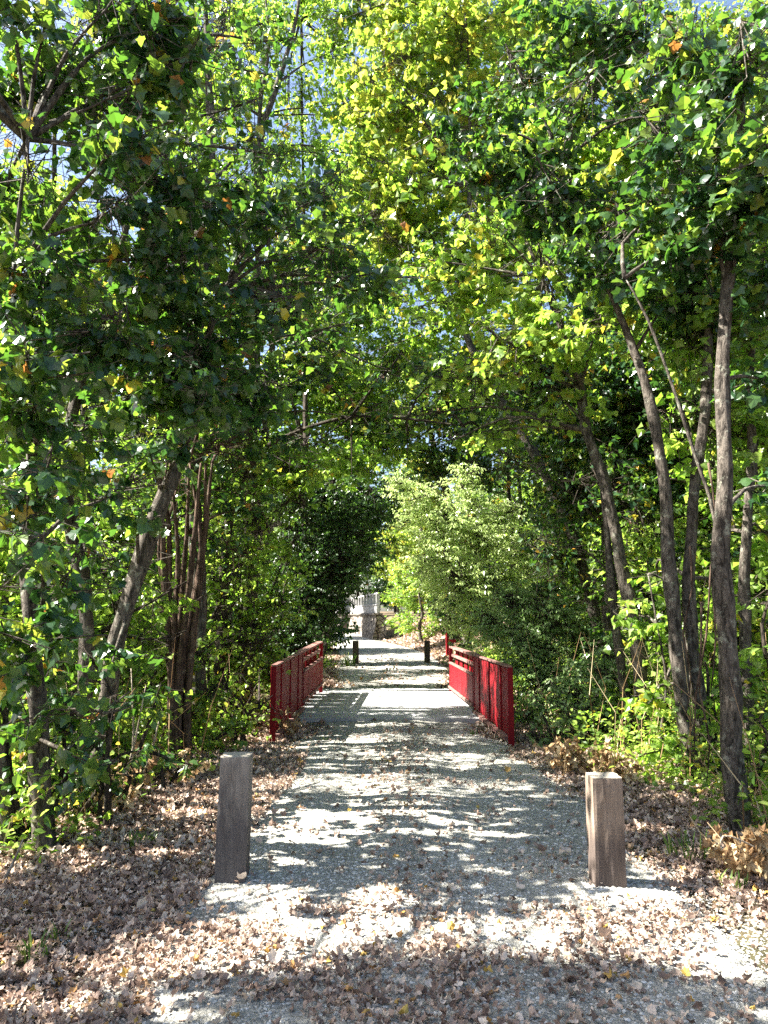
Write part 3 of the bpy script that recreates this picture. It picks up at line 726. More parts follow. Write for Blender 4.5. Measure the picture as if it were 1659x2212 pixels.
tree('maple_tree', 'straight thick maple trunk with vines at the right edge of the picture', 'tree',
     [(pl(t3, [(1590, 1780), (1582, 1600), (1572, 1400), (1560, 1200), (1565, 1000), (1560, 820), (1572, 640), (1590, 450), (1600, 250), (1600, 50)], [0, 0, 0, 0, 0, .1, .1, .2, .2, .3]),
       [0.092, 0.081, 0.074, 0.073, 0.067, 0.059, 0.052, 0.044, 0.033, 0.015]),
      (pl(t3+.15, [(1585, 1760), (1560, 1400), (1545, 1130), (1500, 980), (1455, 840), (1400, 690), (1350, 600)]), [0.024, 0.021, 0.018, 0.016, 0.013, 0.011, 0.006])],
     cl(t3, [(1560, 500, 0), (1640, 380, -.3), (1480, 340, .1), (1600, 180, 0), (1450, 560, .3, .55), (1630, 620, .2, .55), (1500, 120, .2), (1390, 480, .4, .5), (1660, 60, .1), (1650, 820, .8, .45), (1655, 1050, .9, .4)], 0.68, .65),
     'maple', 'maple', size=.12, dens=2.6, autumn=.04)
tree('maple_tree', 'dark leaning trunk forking behind the straight thick one', 'tree',
     [(pl(7.6, [(1545, 1700), (1500, 1450), (1490, 1250), (1500, 1050), (1525, 880), (1530, 700), (1520, 500), (1500, 250)]), [0.075, 0.068, 0.064, 0.060, 0.056, 0.045, 0.038, 0.015]),
      (pl(7.8, [(1620, 1690), (1610, 1400), (1612, 1150), (1625, 980), (1620, 820), (1640, 600)]), [0.068, 0.060, 0.056, 0.053, 0.045, 0.022])],
     cl(7.8, [(1560, 760), (1620, 650), (1500, 650, .3), (1650, 1150, .4, .5), (1600, 1300, .6, .45), (1640, 450, 0), (1540, 300, 0), (1640, 950, .3, .5), (1420, 1250, 1.4, .4), (1530, 1200, 1.6, .5)], .75),
     'mid', 'bright', size=.11, dens=2.4, autumn=.12)
tree('maple_tree', 'short maple sapling with yellow-green leaves at the foot of the curving trunk', 'tree',
     [(pl(8.2, [(1430, 1680), (1425, 1600), (1440, 1480), (1420, 1350), (1400, 1240)]), [.02, .018, .015, .012, .008])],
     cl(8.2, [(1430, 1250), (1480, 1400, 0), (1380, 1330, .2), (1420, 1500, -.2, .35), (1540, 1480, -.1, .35), (1390, 1700, -.8, .3), (1460, 1640, -.7, .3)], .42, .7), 'mid', 'bright', size=.10, dens=2.3, autumn=.1, twiglen=.35)
tree('maple_tree', 'twisted dark trunk seen in the gap right of the pale willow', 'tree',
     [(pl(12, [(1320, 1560), (1318, 1420), (1312, 1330), (1322, 1240), (1310, 1150), (1330, 1000), (1300, 850)]), [0.098, 0.091, 0.077, 0.070, 0.070, 0.056, 0.028])],
     cl(12, [(1240, 900), (1130, 1010, 0, .8), (1330, 1080), (1400, 920), (1180, 800, 0), (1060, 860, 0, .8), (1250, 1060, .3), (1340, 800), (1440, 1050), (1200, 1180, 1, .6), (960, 800, .6, .7)], 1.0, .7), 'mid', 'maple', size=.11, dens=2.4, autumn=.12)

# tall yellowing maples beyond, lit by the sun
def tall(name, label, u, d, vtop, us, rr, leafm, dens=2.2, kind='mid', size=.12, autumn=.1, r0=.16, bark='bark', extra=None, base=None, seedv=0):
    b = base or (u, 1500)
    bu = b[0]
    st = pl(d, [b, (bu*.8+u*.2, 1250), (bu*.45+u*.55+10, 1000), (u-10, 700), (u+5, 400), (u, vtop)])
    c = cl(d, us, rr, .72)
    return tree(name, label, 'tree', [(st, R_(r0, 1, .9, .8, .65, .4, .12))], c, kind, leafm, bark, dens=dens, size=size, autumn=autumn)
tall('maple_tree', 'tall yellowing maple rising over the right of the bridge, brightest in the canopy', 1010, 15, 60,
     [(880, 120), (960, 250), (800, 260, 0, 1.1), (900, 400), (1030, 400), (840, 520), (760, 150, 0, 1.0), (1000, 90), (1110, 200), (950, 560), (1080, 560), (770, 400, 0, .8), (850, 20), (980, -60), (740, 40, 0, .8), (1150, 20), (820, 190), (900, 230), (800, 340, 0, 1.1), (860, 450)], 1.35, 'yellow', 1.2, 'mid', .18, .0, .12, base=(1330, 1500))
tall('maple_tree', 'green maple crown spreading above the pale willow', 1180, 18, 350,
     [(1050, 700), (1150, 800), (1000, 820, 0, 1.1), (1250, 700), (1120, 560), (1280, 860), (930, 700, 0, 1.2), (850, 650, 0, 1.1), (1080, 930, 0, 1.1), (800, 760, 0, 1), (1340, 600), (1220, 430)], 1.6, 'bright', 1.5, 'mid', .17, .12, .12, base=(1420, 1460))
tall('maple_tree', 'maple filling the gap between the trunks on the right', 1420, 14, 200,
     [(1380, 1150), (1460, 1000), (1540, 1180), (1620, 1050), (1500, 800), (1600, 850), (1400, 750), (1480, 1350), (1600, 1380), (1640, 700), (1560, 550), (1450, 500), (1640, 1250), (1400, 1400, 0, .9)], 1.15, 'bright', 1.5, 'mid', .13, .1, .12, base=(1500, 1560))

# ------------------------------------------------------------------ shrubs right of the bridge
def shrub(name, label, cat, base, ends, clumps, kind, leafm, bark='bark_dark', r=.025, **kw):
    stems = []
    for k, e in enumerate(ends):
        b = Vector(base)+Vector((random.uniform(-.15, .15), random.uniform(-.15, .15), 0)); b.z = gz(b.x, b.y)
        e = Vector(e); mdp = b*.5+e*.5+Vector((random.uniform(-.15, .15), random.uniform(-.1, .1), .15))
        stems.append(([b, mdp, e], [r, r*.75, r*.3]))
    return tree(name, label, cat, stems, clumps, kind, leafm, bark, part='stem', **kw)
wb = onG(1130, 1480, 19.5)
shrub('willow_shrub', 'pale sunlit willow leaning over the path just beyond the red railing', 'shrub', wb,
      [P(900, 1080, 18.5), P(960, 1200, 18), P(1040, 1150, 19), P(1100, 1280, 19), P(1020, 1350, 18)],
      cl(18.5, [(862, 1045, -.3, .5), (905, 1075, 0, .68), (960, 1130), (880, 1120, -.2, .5), (1010, 1080, .3, .7), (940, 1210, -.2), (1030, 1180, .2), (1000, 1270, -.3), (1080, 1270, .2), (1040, 1350, -.4, .8), (1110, 1360, 0), (1080, 1120, .5, .8), (990, 1340, -.6, .5), (1130, 1200, .6), (1010, 1400, -.8, .4), (1000, 1030, .4, .6)], .95, .8),
      'narrow', 'willow', prune=False, dens=1.9, size=.11, twiglen=.5, spray=16, r=.04)
gb = onG(1200, 1560, 12.6)
shrub('grey_green_shrub', 'grey-green bush crowding the right end of the near red railing', 'shrub', gb,
      [P(1120, 1400, 12.3), P(1180, 1350, 12.6), P(1240, 1380, 12.3), P(1150, 1500, 11.8), P(1290, 1450, 12)],
      cl(12.3, [(1130, 1400), (1200, 1340), (1270, 1400), (1170, 1470, -.3), (1240, 1500, -.4), (1150, 1560, -.9, .5), (1210, 1600, -1.2, .5), (1290, 1560, -.7, .55), (1120, 1310, .3, .6), (1060, 1340, .6, .5), (1330, 1480, -.3, .6), (1150, 1620, -1.2, .4), (1260, 1620, -1.4, .4)], .68, .85),
      'narrow', 'greygreen', prune=False, dens=2.0, size=.075, twiglen=.4, spray=16, r=.025)
gb = onG(1300, 1620, 10.2)
shrub('leafy_shrub', 'low green bush at the foot of the trunks right of the railing', 'shrub', gb,
      [P(1250, 1450, 10.2), P(1310, 1400, 10.2), P(1340, 1520, 10)],
      cl(10.2, [(1250, 1500), (1310, 1430), (1340, 1540), (1270, 1590, -.2, .4), (1200, 1620, -.2, .3), (1330, 1640, -.6, .3)], .5, .85),
      'small', 'greygreen', prune=False, dens=3.0, size=.07, twiglen=.35, spray=14)

# ------------------------------------------------------------------ trees: left side
tree('maple_tree', 'leaning grey trunk tilting right from the left bank, its cut top among leaves', 'tree',
     [(pl(6.5, [(205, 1745), (222, 1600), (240, 1450), (268, 1330), (300, 1230), (330, 1140), (352, 1070), (385, 1010), (410, 900), (440, 780), (470, 640)], [0, 0, 0, 0, 0, 0, 0, .1, .2, .3, .4]),
       [0.092, 0.084, 0.078, 0.076, 0.072, 0.074, 0.068, 0.056, 0.048, 0.040, 0.024])],
     cl(6.5, [(430, 780, .2), (540, 640, .4), (640, 560, .6), (740, 600, 1.1, .7), (820, 640, 1.5, .5), (660, 720, .9, .6), (350, 640, 0), (560, 480, .5), (680, 430, .9), (450, 500, .2), (350, 860, 0, .6), (300, 1130, -.4, .26, .8), (400, 970, -.4, .34), (440, 850, -.4, .4), (330, 1000, -.3, .3, .7), (250, 1400, -.4, .26, .9), (290, 1250, .3, .3), (520, 850, .6, .6), (760, 480, 1.3, .6), (860, 600, 1.9, .4)], 0.74, .65),
     'maple', 'maple', size=.12, dens=2.7, autumn=.04)
tree('maple_tree', 'dark trunk at the far left, its large leaves filling the left edge', 'tree',
     [(pl(5.4, [(95, 1800), (85, 1600), (72, 1400), (60, 1200), (70, 1000), (50, 800), (30, 600), (60, 300)]), [.08, .07, .06, .05, .04, .028, .018, .01]),
      (pl(5.5, [(20, 1850), (0, 1600), (-30, 1300), (-40, 900)]), [0.084, 0.070, 0.056, 0.035])],
     cl(5.3, [(80, 640), (200, 480, .2), (60, 330), (300, 380, .4), (200, 230, .2), (90, 90, .1), (180, 720, .2), (40, 900, -.1, .55), (150, 950, .3, .5), (330, 560, .5, .55), (330, 160, .5), (60, 1120, -.2, .45), (120, 1300, 0, .4), (30, 1380, -.3, .4), (220, 1080, .6, .45), (60, 1560, -.2, .32), (280, 760, .5, .5), (90, 1210, -.5, .34), (150, 1380, -.4, .3), (40, 1450, -.5, .34), (230, 1540, -.2, .28), (100, 1020, -.5, .36), (60, 800, -.5, .4), (190, 1650, -.2, .22), (20, 30, 0, .6), (230, 20, .3, .6), (240, 330, -.3, .5), (340, 40, .6, .6), (20, 200, .6, .6), (110, 180, .7, .55), (10, 420, .5, .5), (-420, 200, -1.4, .8), (-600, 500, -1.6, .8), (-300, -150, -1.2, .7), (-700, 100, -1.5, .9), (-500, -300, -1.2, .8), (-750, 250, -2.3, .75), (-1100, 100, -2.4, .8), (-1500, -50, -2.3, .8), (-900, -200, -2.0, .8), (-1400, 300, -2.7, .7), (-1200, -500, -1.9, .9), (-1000, 450, -1.2, .8), (-850, 650, -1.2, .7), (-1150, 300, -.6, .8), (-700, 750, -.9, .6)], 0.62, .7),  # clumps left of the view are added, unseen, to shade the foreground
     'maple', 'maple', size=.115, dens=2.6, autumn=.04)
tree('maple_tree', 'slim pale-patched trunk left of the leaning trunk', 'tree',
     [(pl(6.9, [(185, 1720), (180, 1550), (190, 1380), (175, 1230), (150, 1130), (140, 1000), (180, 800), (260, 550), (300, 300), (330, 100)]), [.08, .075, .07, .065, .06, .055, .045, .035, .025, .012])],
     cl(7.0, [(240, 900), (120, 1050), (280, 1050, .2), (180, 1200), (90, 1250), (300, 600), (400, 380), (480, 240, .3), (300, 250), (180, 560), (430, 100, .3), (560, 330, .5, .6), (280, 1200, .5, .5), (120, 1450, .2, .4), (560, 90, .6, .6)], .72, .7),
     'mid', 'maple', size=.11, dens=2.3, autumn=.07)
# vine-wrapped clump of dead stems
stems = []
for k in range(9):
    u0 = 380+random.uniform(-22, 28); u1 = 385+random.uniform(-50, 70)
    stems.append((pl(8.6+random.uniform(-.2, .25), [(u0, 1640), (u0+random.uniform(-8, 8), 1500), ((u0+u1)/2, 1330), (u1, 1150+random.uniform(-60, 60)), (u1+random.uniform(-25, 25), 1000)]),
                  [random.uniform(.035, .06), .045, .035, .025, .012]))
tree('dead_stem_clump', 'brown clump of dead upright stems wrapped in vines left of the railing', 'tree', stems,
     cl(8.9, [(380, 1060), (470, 980), (330, 1180, .3, .5), (480, 1180, .6, .6), (440, 900), (520, 1100, .8, .6)], .7), 'mid', 'maple', 'bark_brown', part='stem', size=.10, dens=1.7, autumn=.06)
tree('maple_tree', 'dark upright trunk high in the left canopy beside the sky gap', 'tree',
     [(pl(9.6, [(425, 1600), (430, 1300), (415, 1000), (425, 700), (455, 400), (450, 150), (440, -60)]), [.10, .095, .09, .08, .065, .05, .02])],
     cl(9.8, [(330, 350), (420, 520), (540, 300, .2, .8), (350, 120), (480, 50), (600, 480, .4, .8), (250, 650), (400, 760), (560, 660), (680, 800, .4, .8), (560, 860, .4), (480, 1000, .3, .8), (220, 180), (640, 950, .8, .8), (760, 900, 1.0, .7), (700, 650, .8, .8), (570, 160, 0, .55), (810, 790, .8, .6)], 1.0, .66), 'mid', 'maple', size=.12, dens=2.2, autumn=.10)
tree('maple_tree', 'thin dark tree leaning across the blue sky gap at the top', 'tree',
     [(pl(12.5, [(520, 1530), (540, 1200), (545, 900), (560, 600), (560, 320), (600, 180), (640, 40), (650, -60)]), [.12, .11, .10, .085, .065, .05, .035, .02]),
      (pl(12.6, [(530, 1520), (560, 1100), (590, 700), (570, 420), (560, 250), (580, 100), (570, -40)]), [.07, .06, .055, .05, .04, .03, .015])],
     cl(12.5, [(480, 480), (560, 420, 0, .7), (640, 420, 0, .55), (470, 700), (600, 620), (690, 560, .3, .7), (680, 760, .5), (500, 900), (610, 1010), (760, 1000, .8, .8), (440, 200), (680, 330, .3, .35), (620, 250, .2, .3, .8), (700, 120, .3, .55, .8), (600, 330, 0, .5, .8), (690, 230, 0, .5, .7), (560, 200, 0, .6, .8), (650, 420, .2, .6), (610, 20, 0, .5, .7), (740, 330, .4, .5), (540, 60, 0, .6, .8), (720, 250, .3, .35, .6), (620, 80, .2, .28, .7)], 1.1, .7), 'mid', 'bright', size=.12, dens=1.5, autumn=.08, prune=False)
# bushes left of the bridge
lb = onG(500, 1560, 11.5)
shrub('leafy_shrub', 'tall green bush behind the left red railing', 'shrub', lb,
      [P(480, 1250, 11.8), P(540, 1150, 12), P(580, 1300, 12), P(460, 1400, 11.2)],
      cl(11.8, [(480, 1280), (540, 1180), (590, 1300), (520, 1380), (570, 1450, -.2, .6), (460, 1400), (450, 1150), (620, 1200, .4, .7), (520, 1060), (600, 1100, .5), (480, 1500, -.6, .55), (550, 1560, -1, .5), (500, 1600, -1.4, .4), (570, 1620, -1.6, .35)], .78, .85),
      'small', 'bright', dens=1.4, size=.085, twiglen=.4, spray=14, r=.03)
lb = onG(600, 1480, 16)
shrub('evergreen_shrub', 'dark bush overhanging the far end of the left railing', 'shrub', lb,
      [P(620, 1300, 16.5), P(680, 1250, 17), P(640, 1150, 17), P(700, 1340, 17)],
      cl(17, [(640, 1300), (700, 1230), (720, 1320, .2, .6), (650, 1180), (740, 1150, .3, .8), (610, 1400, -.8), (760, 1080, .6, .9), (660, 1380, -.6, .6), (690, 1080), (630, 1050), (780, 1200, .8, .7), (800, 1120, .8, .7), (570, 1330, -.6, .8), (730, 1250, .3, .8), (690, 1330, 0, .7)], 1.0, .8),
      'small', 'dark', prune=False, dens=2.0, size=.085, twiglen=.4, spray=14, r=.05)
lb = onG(700, 1410, 24)
shrub('evergreen_shrub', 'dark tree arching over the path before the distant stone wall', 'tree', lb,
      [P(700, 1150, 24.5), P(760, 1100, 25), P(740, 1250, 25)],
      cl(25, [(740, 1130), (800, 1080), (780, 1180, 0, .9), (700, 1220), (720, 1290, 0, .7), (840, 1110, 1, .9), (690, 1310, -.5, .6), (790, 1230, 1, .5), (830, 1180, 1, .6), (680, 1100), (740, 1020), (650, 1250, 0, 1.2), (720, 1180), (700, 1320, .2, .5), (860, 1040, 1, .9), (610, 1200, 0, 1.3)], 1.35, .8),
      'small', 'dark', prune=False, dens=1.8, size=.12, twiglen=.5, spray=14, r=.07)

# belt trees behind the first rows: crowns placed in the world
def auto_tree(name, label, x, y, h, spread, nclump, zlow, kind, leafm, size, dens, r0=.11, bark='bark', cr=1.0, autumn=.06, cat='tree', prune=True, lean=(0, 0)):
    z = gz(x, y); st = []
    for k in range(6):
        f = k/5; st.append(Vector((x+lean[0]*f*f*h+random.uniform(-.12, .12)*(k > 0), y+lean[1]*f*f*h+random.uniform(-.12, .12)*(k > 0), z+f*h*0.95)))
    cs = []
    for k in range(nclump):
        f = (k+.5)/nclump; zz = z+zlow+(h-zlow)*f
        a = k*2.4+random.uniform(-.4, .4); rad = spread*(0.35+0.65*math.sin(math.pi*min(1, .18+f*.85)))*random.uniform(.35, .95)
        ff = (zz-z)/h
        cs.append((Vector((x+lean[0]*ff*ff*h+math.cos(a)*rad, y+lean[1]*ff*ff*h+math.sin(a)*rad, zz)), cr*random.uniform(.8, 1.2), .7))
    return tree(name, label, cat, [(st, R_(r0, 1, .85, .7, .5, .35, .12))], cs, kind, leafm, bark, dens=dens, size=size, autumn=autumn, prune=prune, twiglen=.6)
AT = [
 ('left belt behind the leaning trunk, nearest the camera', -4.7, 8.0, 6.5, 1.6, 9, .5, 'mid', 'bright', .11, 1.6),
 ('left belt behind the clump of dead stems', -4.6, 11.0, 7, 1.7, 10, .3, 'mid', 'bright', .115, 1.6),
 ('left belt furthest back beside the left edge', -6.6, 9.6, 7, 1.8, 9, .2, 'quad', 'bright', .13, 1.5),
 ('left belt above the ditch', -5.2, 14.2, 6.6, 2.0, 13, -.3, 'quad', 'bright', .13, 2.0),
 ('x', -8.6, 12.5, 10.5, 2.2, 13, .3, 'quad', 'bright', .15, 1.3),
 ('x', -8.4, 18.0, 10, 2.4, 13, .3, 'quad', 'maple', .16, 1.3),
 ('left belt past the bridge', -4.6, 20.0, 6.5, 2.0, 11, .4, 'quad', 'maple', .14, 1.6),
 ('right belt behind the thick trunk', 5.0, 8.0, 8, 1.8, 11, .3, 'mid', 'bright', .12, 1.5),
 ('right belt behind the middle trunk', 5.2, 11.0, 8.5, 1.9, 12, .3, 'mid', 'maple', .12, 1.5),
 ('right belt behind the grey-green bush', 4.6, 15.5, 9, 2.0, 12, .2, 'quad', 'maple', .13, 1.7),
 ('right belt at the right edge', 7.5, 12.0, 9.5, 2.2, 12, .2, 'quad', 'bright', .14, 1.5),
 ('right belt beyond the willow', 4.0, 23.0, 10, 2.3, 13, .4, 'quad', 'maple', .15, 1.7),
 ('right belt further beyond the willow', 5.5, 30.0, 12, 2.8, 14, .4, 'bigquad', 'maple', .20, 1.7),
]
names = ['light green tree deep on the left behind the leaning trunk', 'light green tree deep behind the clump of dead stems', 'light green tree at the left edge furthest from the path',
         'light green tree left of the bridge above the ditch', 'tall light tree filling the left edge behind the first row', 'tall tree left of the bridge behind the ditch tree', 'green tree on the left just past the bridge',
         'light green tree right behind the thick vine-hung trunk', 'green tree behind the lichen-spotted middle trunk', 'tall green tree behind the grey-green bush',
         'light green tree far back at the right edge', 'tall green tree just beyond the pale willow', 'tall green tree on the bank beyond the red sign']
for nme, a in zip(names, AT):
    _, x, y, h, sp, n, zl, kind, lm, sz, dn = a
    auto_tree('background_tree', nme, x, y, h, sp, n, zl, kind, lm, sz, dn, cr=1.05 if h < 8 else 1.25, bark='bark_dark')
# understory beside the path
US = [
 ('hazel_shrub', 'large-leaved green shrub at the lower left corner of the wood', 5.6, (60, 1780), [(60, 1650), (110, 1720, 0, .25), (20, 1520), (130, 1560), (60, 1420), (180, 1640, .1, .28), (40, 1780, -.1, .2)], .36, 'oval', 'maple', .085, 2.0),
 ('low_shrub', 'low broad-leaved sprouts between the leaning trunk and the grey post', 7.1, (330, 1720), [(330, 1690), (370, 1670), (290, 1700), (400, 1640, .3), (340, 1640, .2)], .2, 'oval', 'bright', .06, 1.8),
 ('low_shrub', 'dark low sprouts at the foot of the two left edge trunks', 6.2, (190, 1770), [(190, 1740), (240, 1720), (140, 1760), (250, 1680, .3), (90, 1770, -.2), (160, 1690)], .2, 'oval', 'maple', .06, 1.8),
 ('hazel_shrub', 'low leafy bush crowding the near end of the left red railing', 9.6, (520, 1600), [(520, 1560), (560, 1530), (475, 1590), (550, 1590, 0, .25), (500, 1500), (430, 1620, -.3), (560, 1470, .5), (460, 1520)], .34, 'mid', 'bright', .075, 1.8),
 ('hazel_shrub', 'low leafy bush between the right red railing and the tan post', 9.4, (1190, 1620), [(1150, 1590, 0, .22), (1190, 1590), (1240, 1600), (1290, 1610), (1230, 1550), (1170, 1540, .3)], .3, 'oval', 'greygreen', .055, 1.8),
 ('hazel_shrub', 'sunlit shrub between the leaning trunk and the left edge', 7.6, (130, 1700), [(110, 1450), (200, 1380), (60, 1330), (150, 1250), (250, 1480), (300, 1380), (160, 1600), (330, 1300), (90, 1180), (250, 1230), (20, 1480), (230, 1620)], .52, 'mid', 'bright', .085, 1.9),
 ('hazel_shrub', 'leafy shrub behind the bare saplings left of the grey post', 8.9, (330, 1660), [(320, 1500), (400, 1560), (280, 1580), (460, 1600, 0, .35), (350, 1430), (420, 1420), (500, 1580, .2, .35), (260, 1440), (450, 1500)], .5, 'mid', 'bright', .08, 2.0),
 ('hazel_shrub', 'bright thicket behind the dead stem clump', 10.8, (430, 1600), [(360, 1300), (420, 1200), (450, 1350), (340, 1150), (500, 1250), (440, 1080), (300, 1060), (540, 1130), (380, 980), (500, 1020), (520, 1400)], .8, 'mid', 'bright', .085, 1.9),
 ('hazel_shrub', 'leafy shrub in front of the thick right trunk foot', 6.6, (1640, 1740), [(1640, 1560), (1655, 1420), (1610, 1640), (1670, 1680), (1660, 1300)], .36, 'mid', 'bright', .085, 2.0),
 ('hazel_shrub', 'yellow-green shrub between the middle trunk and the thick trunk', 7.6, (1510, 1690), [(1500, 1600), (1530, 1520), (1470, 1560), (1550, 1640), (1520, 1420, .2), (1440, 1620, -.1, .3), (1600, 1480)], .38, 'mid', 'bright', .085, 2.0),
 ('hazel_shrub', 'green thicket between the curving trunk and the middle trunk', 10.6, (1430, 1600), [(1420, 1500), (1460, 1400), (1400, 1300), (1500, 1280), (1440, 1180), (1360, 1480), (1540, 1400), (1380, 1150), (1350, 1240)], .68, 'mid', 'bright', .085, 1.9),
 ('hazel_shrub', 'bright thicket far behind the right trunks at the edge', 11.2, (1600, 1580), [(1600, 1480), (1640, 1350), (1570, 1350), (1660, 1200), (1590, 1200), (1650, 1060), (1560, 1050), (1530, 1150)], .85, 'mid', 'bright', .09, 1.8),
 ('hazel_shrub', 'dark green shrub under the curving trunk behind the tan post', 9.6, (1320, 1640), [(1300, 1560), (1350, 1580), (1260, 1540), (1370, 1500), (1310, 1460)], .36, 'oval', 'greygreen', .06, 2.0),
]
for nm, lb, d, b, cs, r, kind, lm, sz, dn in US:
    b0 = onG(b[0], b[1], d)
    shrub(nm, lb, 'shrub', b0, [P(c[0], c[1], d) for c in cs[:4]], cl(d, cs, r, .8), kind, lm, dens=dn, size=sz, twiglen=.35, spray=12, autumn=.06)
# tall sunlit crowns behind the first rows
def fill(label, d, base, top, us, rr, lm, size, dens=1.0, kind='quad', autumn=.06, r0=.1, prune=True):
    st = pl(d, [base, ((base[0]+top[0])/2+15, 1000), top])
    tree('background_tree', label, 'tree', [(st, [r0, r0*.7, r0*.2])], cl(d, us, rr, .75), kind, lm, 'bark_dark', dens=dens*1.25, size=size, autumn=autumn, prune=prune, twiglen=.7)
fill('tall sunlit maple behind the upper left canopy, nearest the left edge', 13, (60, 1480), (120, 100), [(20, 60), (160, 60), (30, 240), (170, 230), (60, 420), (210, 420), (20, 600), (160, 600), (90, 780), (10, 950), (180, 930), (240, 760), (100, 1080)], 1.35, 'bright', .13, 1.1)
fill('tall sunlit maple behind the upper left canopy, between the left edge and the sky gap', 16, (330, 1450), (400, 60), [(300, 60), (430, 60), (300, 230), (440, 240), (330, 420), (460, 430), (350, 600), (500, 600), (400, 780), (540, 760), (340, 930), (480, 930), (530, 450, 0, 1.0), (590, 560, 0, 1.1), (620, 700)], 1.6, 'bright', .14, 1.1)
fill('sunlit maple seen through the leaves over the path just under the sky gap', 22, (560, 1420), (700, 500), [(640, 480, 0, 1.2), (720, 560), (660, 680), (780, 680), (720, 820), (840, 800), (620, 850), (860, 930, 0, 1.4), (760, 940), (560, 980), (700, 430, 0, 1.0), (790, 500), (640, 1060)], 1.9, 'bright', .17, 1.2)
fill('slender maple with loose sunlit leaves across the blue sky gap', 19, (640, 1430), (650, 40), [(600, 60, 0, 1.0), (650, 190, 0, 1.0, .8), (710, 90, 0, 1.1), (560, 180, 0, 1.1), (690, 320, 0, 1.0), (740, 220, 0, 1.0), (620, 330, 0, 1.0), (530, 30), (760, 30), (660, -30), (360, 130, -2, .9), (420, 320, -2, .9), (260, 330, -3, .9), (800, 380)], 1.3, 'bright', .15, 1.0, prune=False)
fill('tall sunlit maple behind the upper right canopy', 20, (1550, 1430), (1450, 150), [(1180, 100), (1320, 100), (1460, 120), (1600, 120), (1240, 300), (1400, 300), (1550, 320), (1650, 300), (1300, 500), (1450, 500), (1600, 520), (1360, 700), (1520, 700), (1650, 750), (1140, 450), (900, 90), (1010, 250), (860, 290), (780, 430, 0, 1.6), (1040, 60), (960, 400)], 2.1, 'bright', .16, 1.1, autumn=.15)
fill('sunlit maple behind the right trunks at the height of their forks', 17, (1560, 1440), (1500, 700), [(1320, 950), (1420, 900), (1540, 900), (1640, 950), (1380, 1100), (1500, 1080), (1620, 1120), (1440, 1250), (1560, 1280), (1660, 1300), (1380, 1300, 0, 1.1)], 1.55, 'bright', .13, 1.2, autumn=.12)
shrub('hazel_shrub', 'broad-leaved shrub in the shade in front of the leaning trunk', 'shrub', onG(250, 1745, 6.0), [P(180, 1600, 5.9), P(300, 1620, 6), P(240, 1500, 6)],
      cl(5.95, [(170, 1600), (300, 1640), (240, 1560), (120, 1480, 0, .3), (330, 1530), (210, 1680), (370, 1640, .1, .22), (200, 1430, .1)], .27, .8), 'oval', 'maple', dens=1.9, size=.08, twiglen=.3, spray=10, autumn=.04)
# crowns closing the arch
tree('maple_tree', 'maple whose crown closes the arch above the far end of the path', 'tree',
     [(pl(29, [(1010, 1400), (1000, 1200), (960, 1050), (920, 900), (880, 780)]), [.22, .18, .14, .1, .04])],
     cl(29, [(860, 900), (960, 880), (780, 880), (900, 780), (820, 970, 0, 1.3), (1000, 990), (740, 800, 0, 1.5), (930, 1000, 0, 1.3), (1040, 850)], 2.0, .7), 'quad', 'maple', size=.17, dens=1.5, autumn=.1, prune=False)
tree('maple_tree', 'left maple with long level branches reaching across under the arch', 'tree',
     [(pl(11.5, [(470, 1560), (480, 1300), (500, 1100), (560, 980), (650, 930), (760, 900), (880, 905), (1000, 920)], [0, 0, 0, -.3, -.6, -1, -1.4, -1.6]), [.09, .08, .06, .04, .028, .022, .016, .008])],
     cl(10.5, [(640, 900), (720, 930, -.2), (800, 880, -.3), (880, 930, -.3), (960, 900, -.3), (700, 820, -.2), (830, 810, -.2, .55), (760, 990, 0, .45), (930, 830, 0, .55), (1040, 930, 0, .5), (620, 1000, .3, .6)], .62, .55), 'mid', 'maple', 'bark_dark', size=.11, dens=2.0, autumn=.2)
# far end: shrubs, yellow-green trees on the bank, backdrop wood
auto_tree('bank_shrub', 'yellow-green shrub on the leafy bank right of the distant stone wall', 1.9, 38, 4.2, 1.3, 9, .4, 'quad', 'bright', .14, 2.0, cr=.85, cat='shrub', prune=False)
auto_tree('bank_shrub', 'green shrub on the bank above the far right timber post', 3.6, 35, 5.0, 1.5, 9, .4, 'quad', 'maple', .14, 2.0, cr=.95, cat='shrub', prune=False)
auto_tree('bank_shrub', 'small shrub against the near end of the distant stone wall', 0.9, 44, 4.2, 1.0, 8, .3, 'quad', 'bright', .15, 2.0, cr=.8, cat='shrub', prune=False)
auto_tree('background_tree', 'yellow-green tree seen through the arch at the end of the path', 2.5, 50, 11, 2.4, 12, 2.0, 'bigquad', 'yellow', .22, 1.8, r0=.2, cr=1.6, prune=False)
auto_tree('background_tree', 'dark tree left of the far bend of the path', -4.2, 34, 9, 2.2, 12, .5, 'bigquad', 'dark', .2, 2.0, r0=.2, cr=1.4, prune=False)
auto_tree('background_tree', 'green tree left of the path before the far bend', -3.6, 27, 8, 1.9, 11, .4, 'quad', 'maple', .16, 1.8, r0=.15, cr=1.2, prune=True)

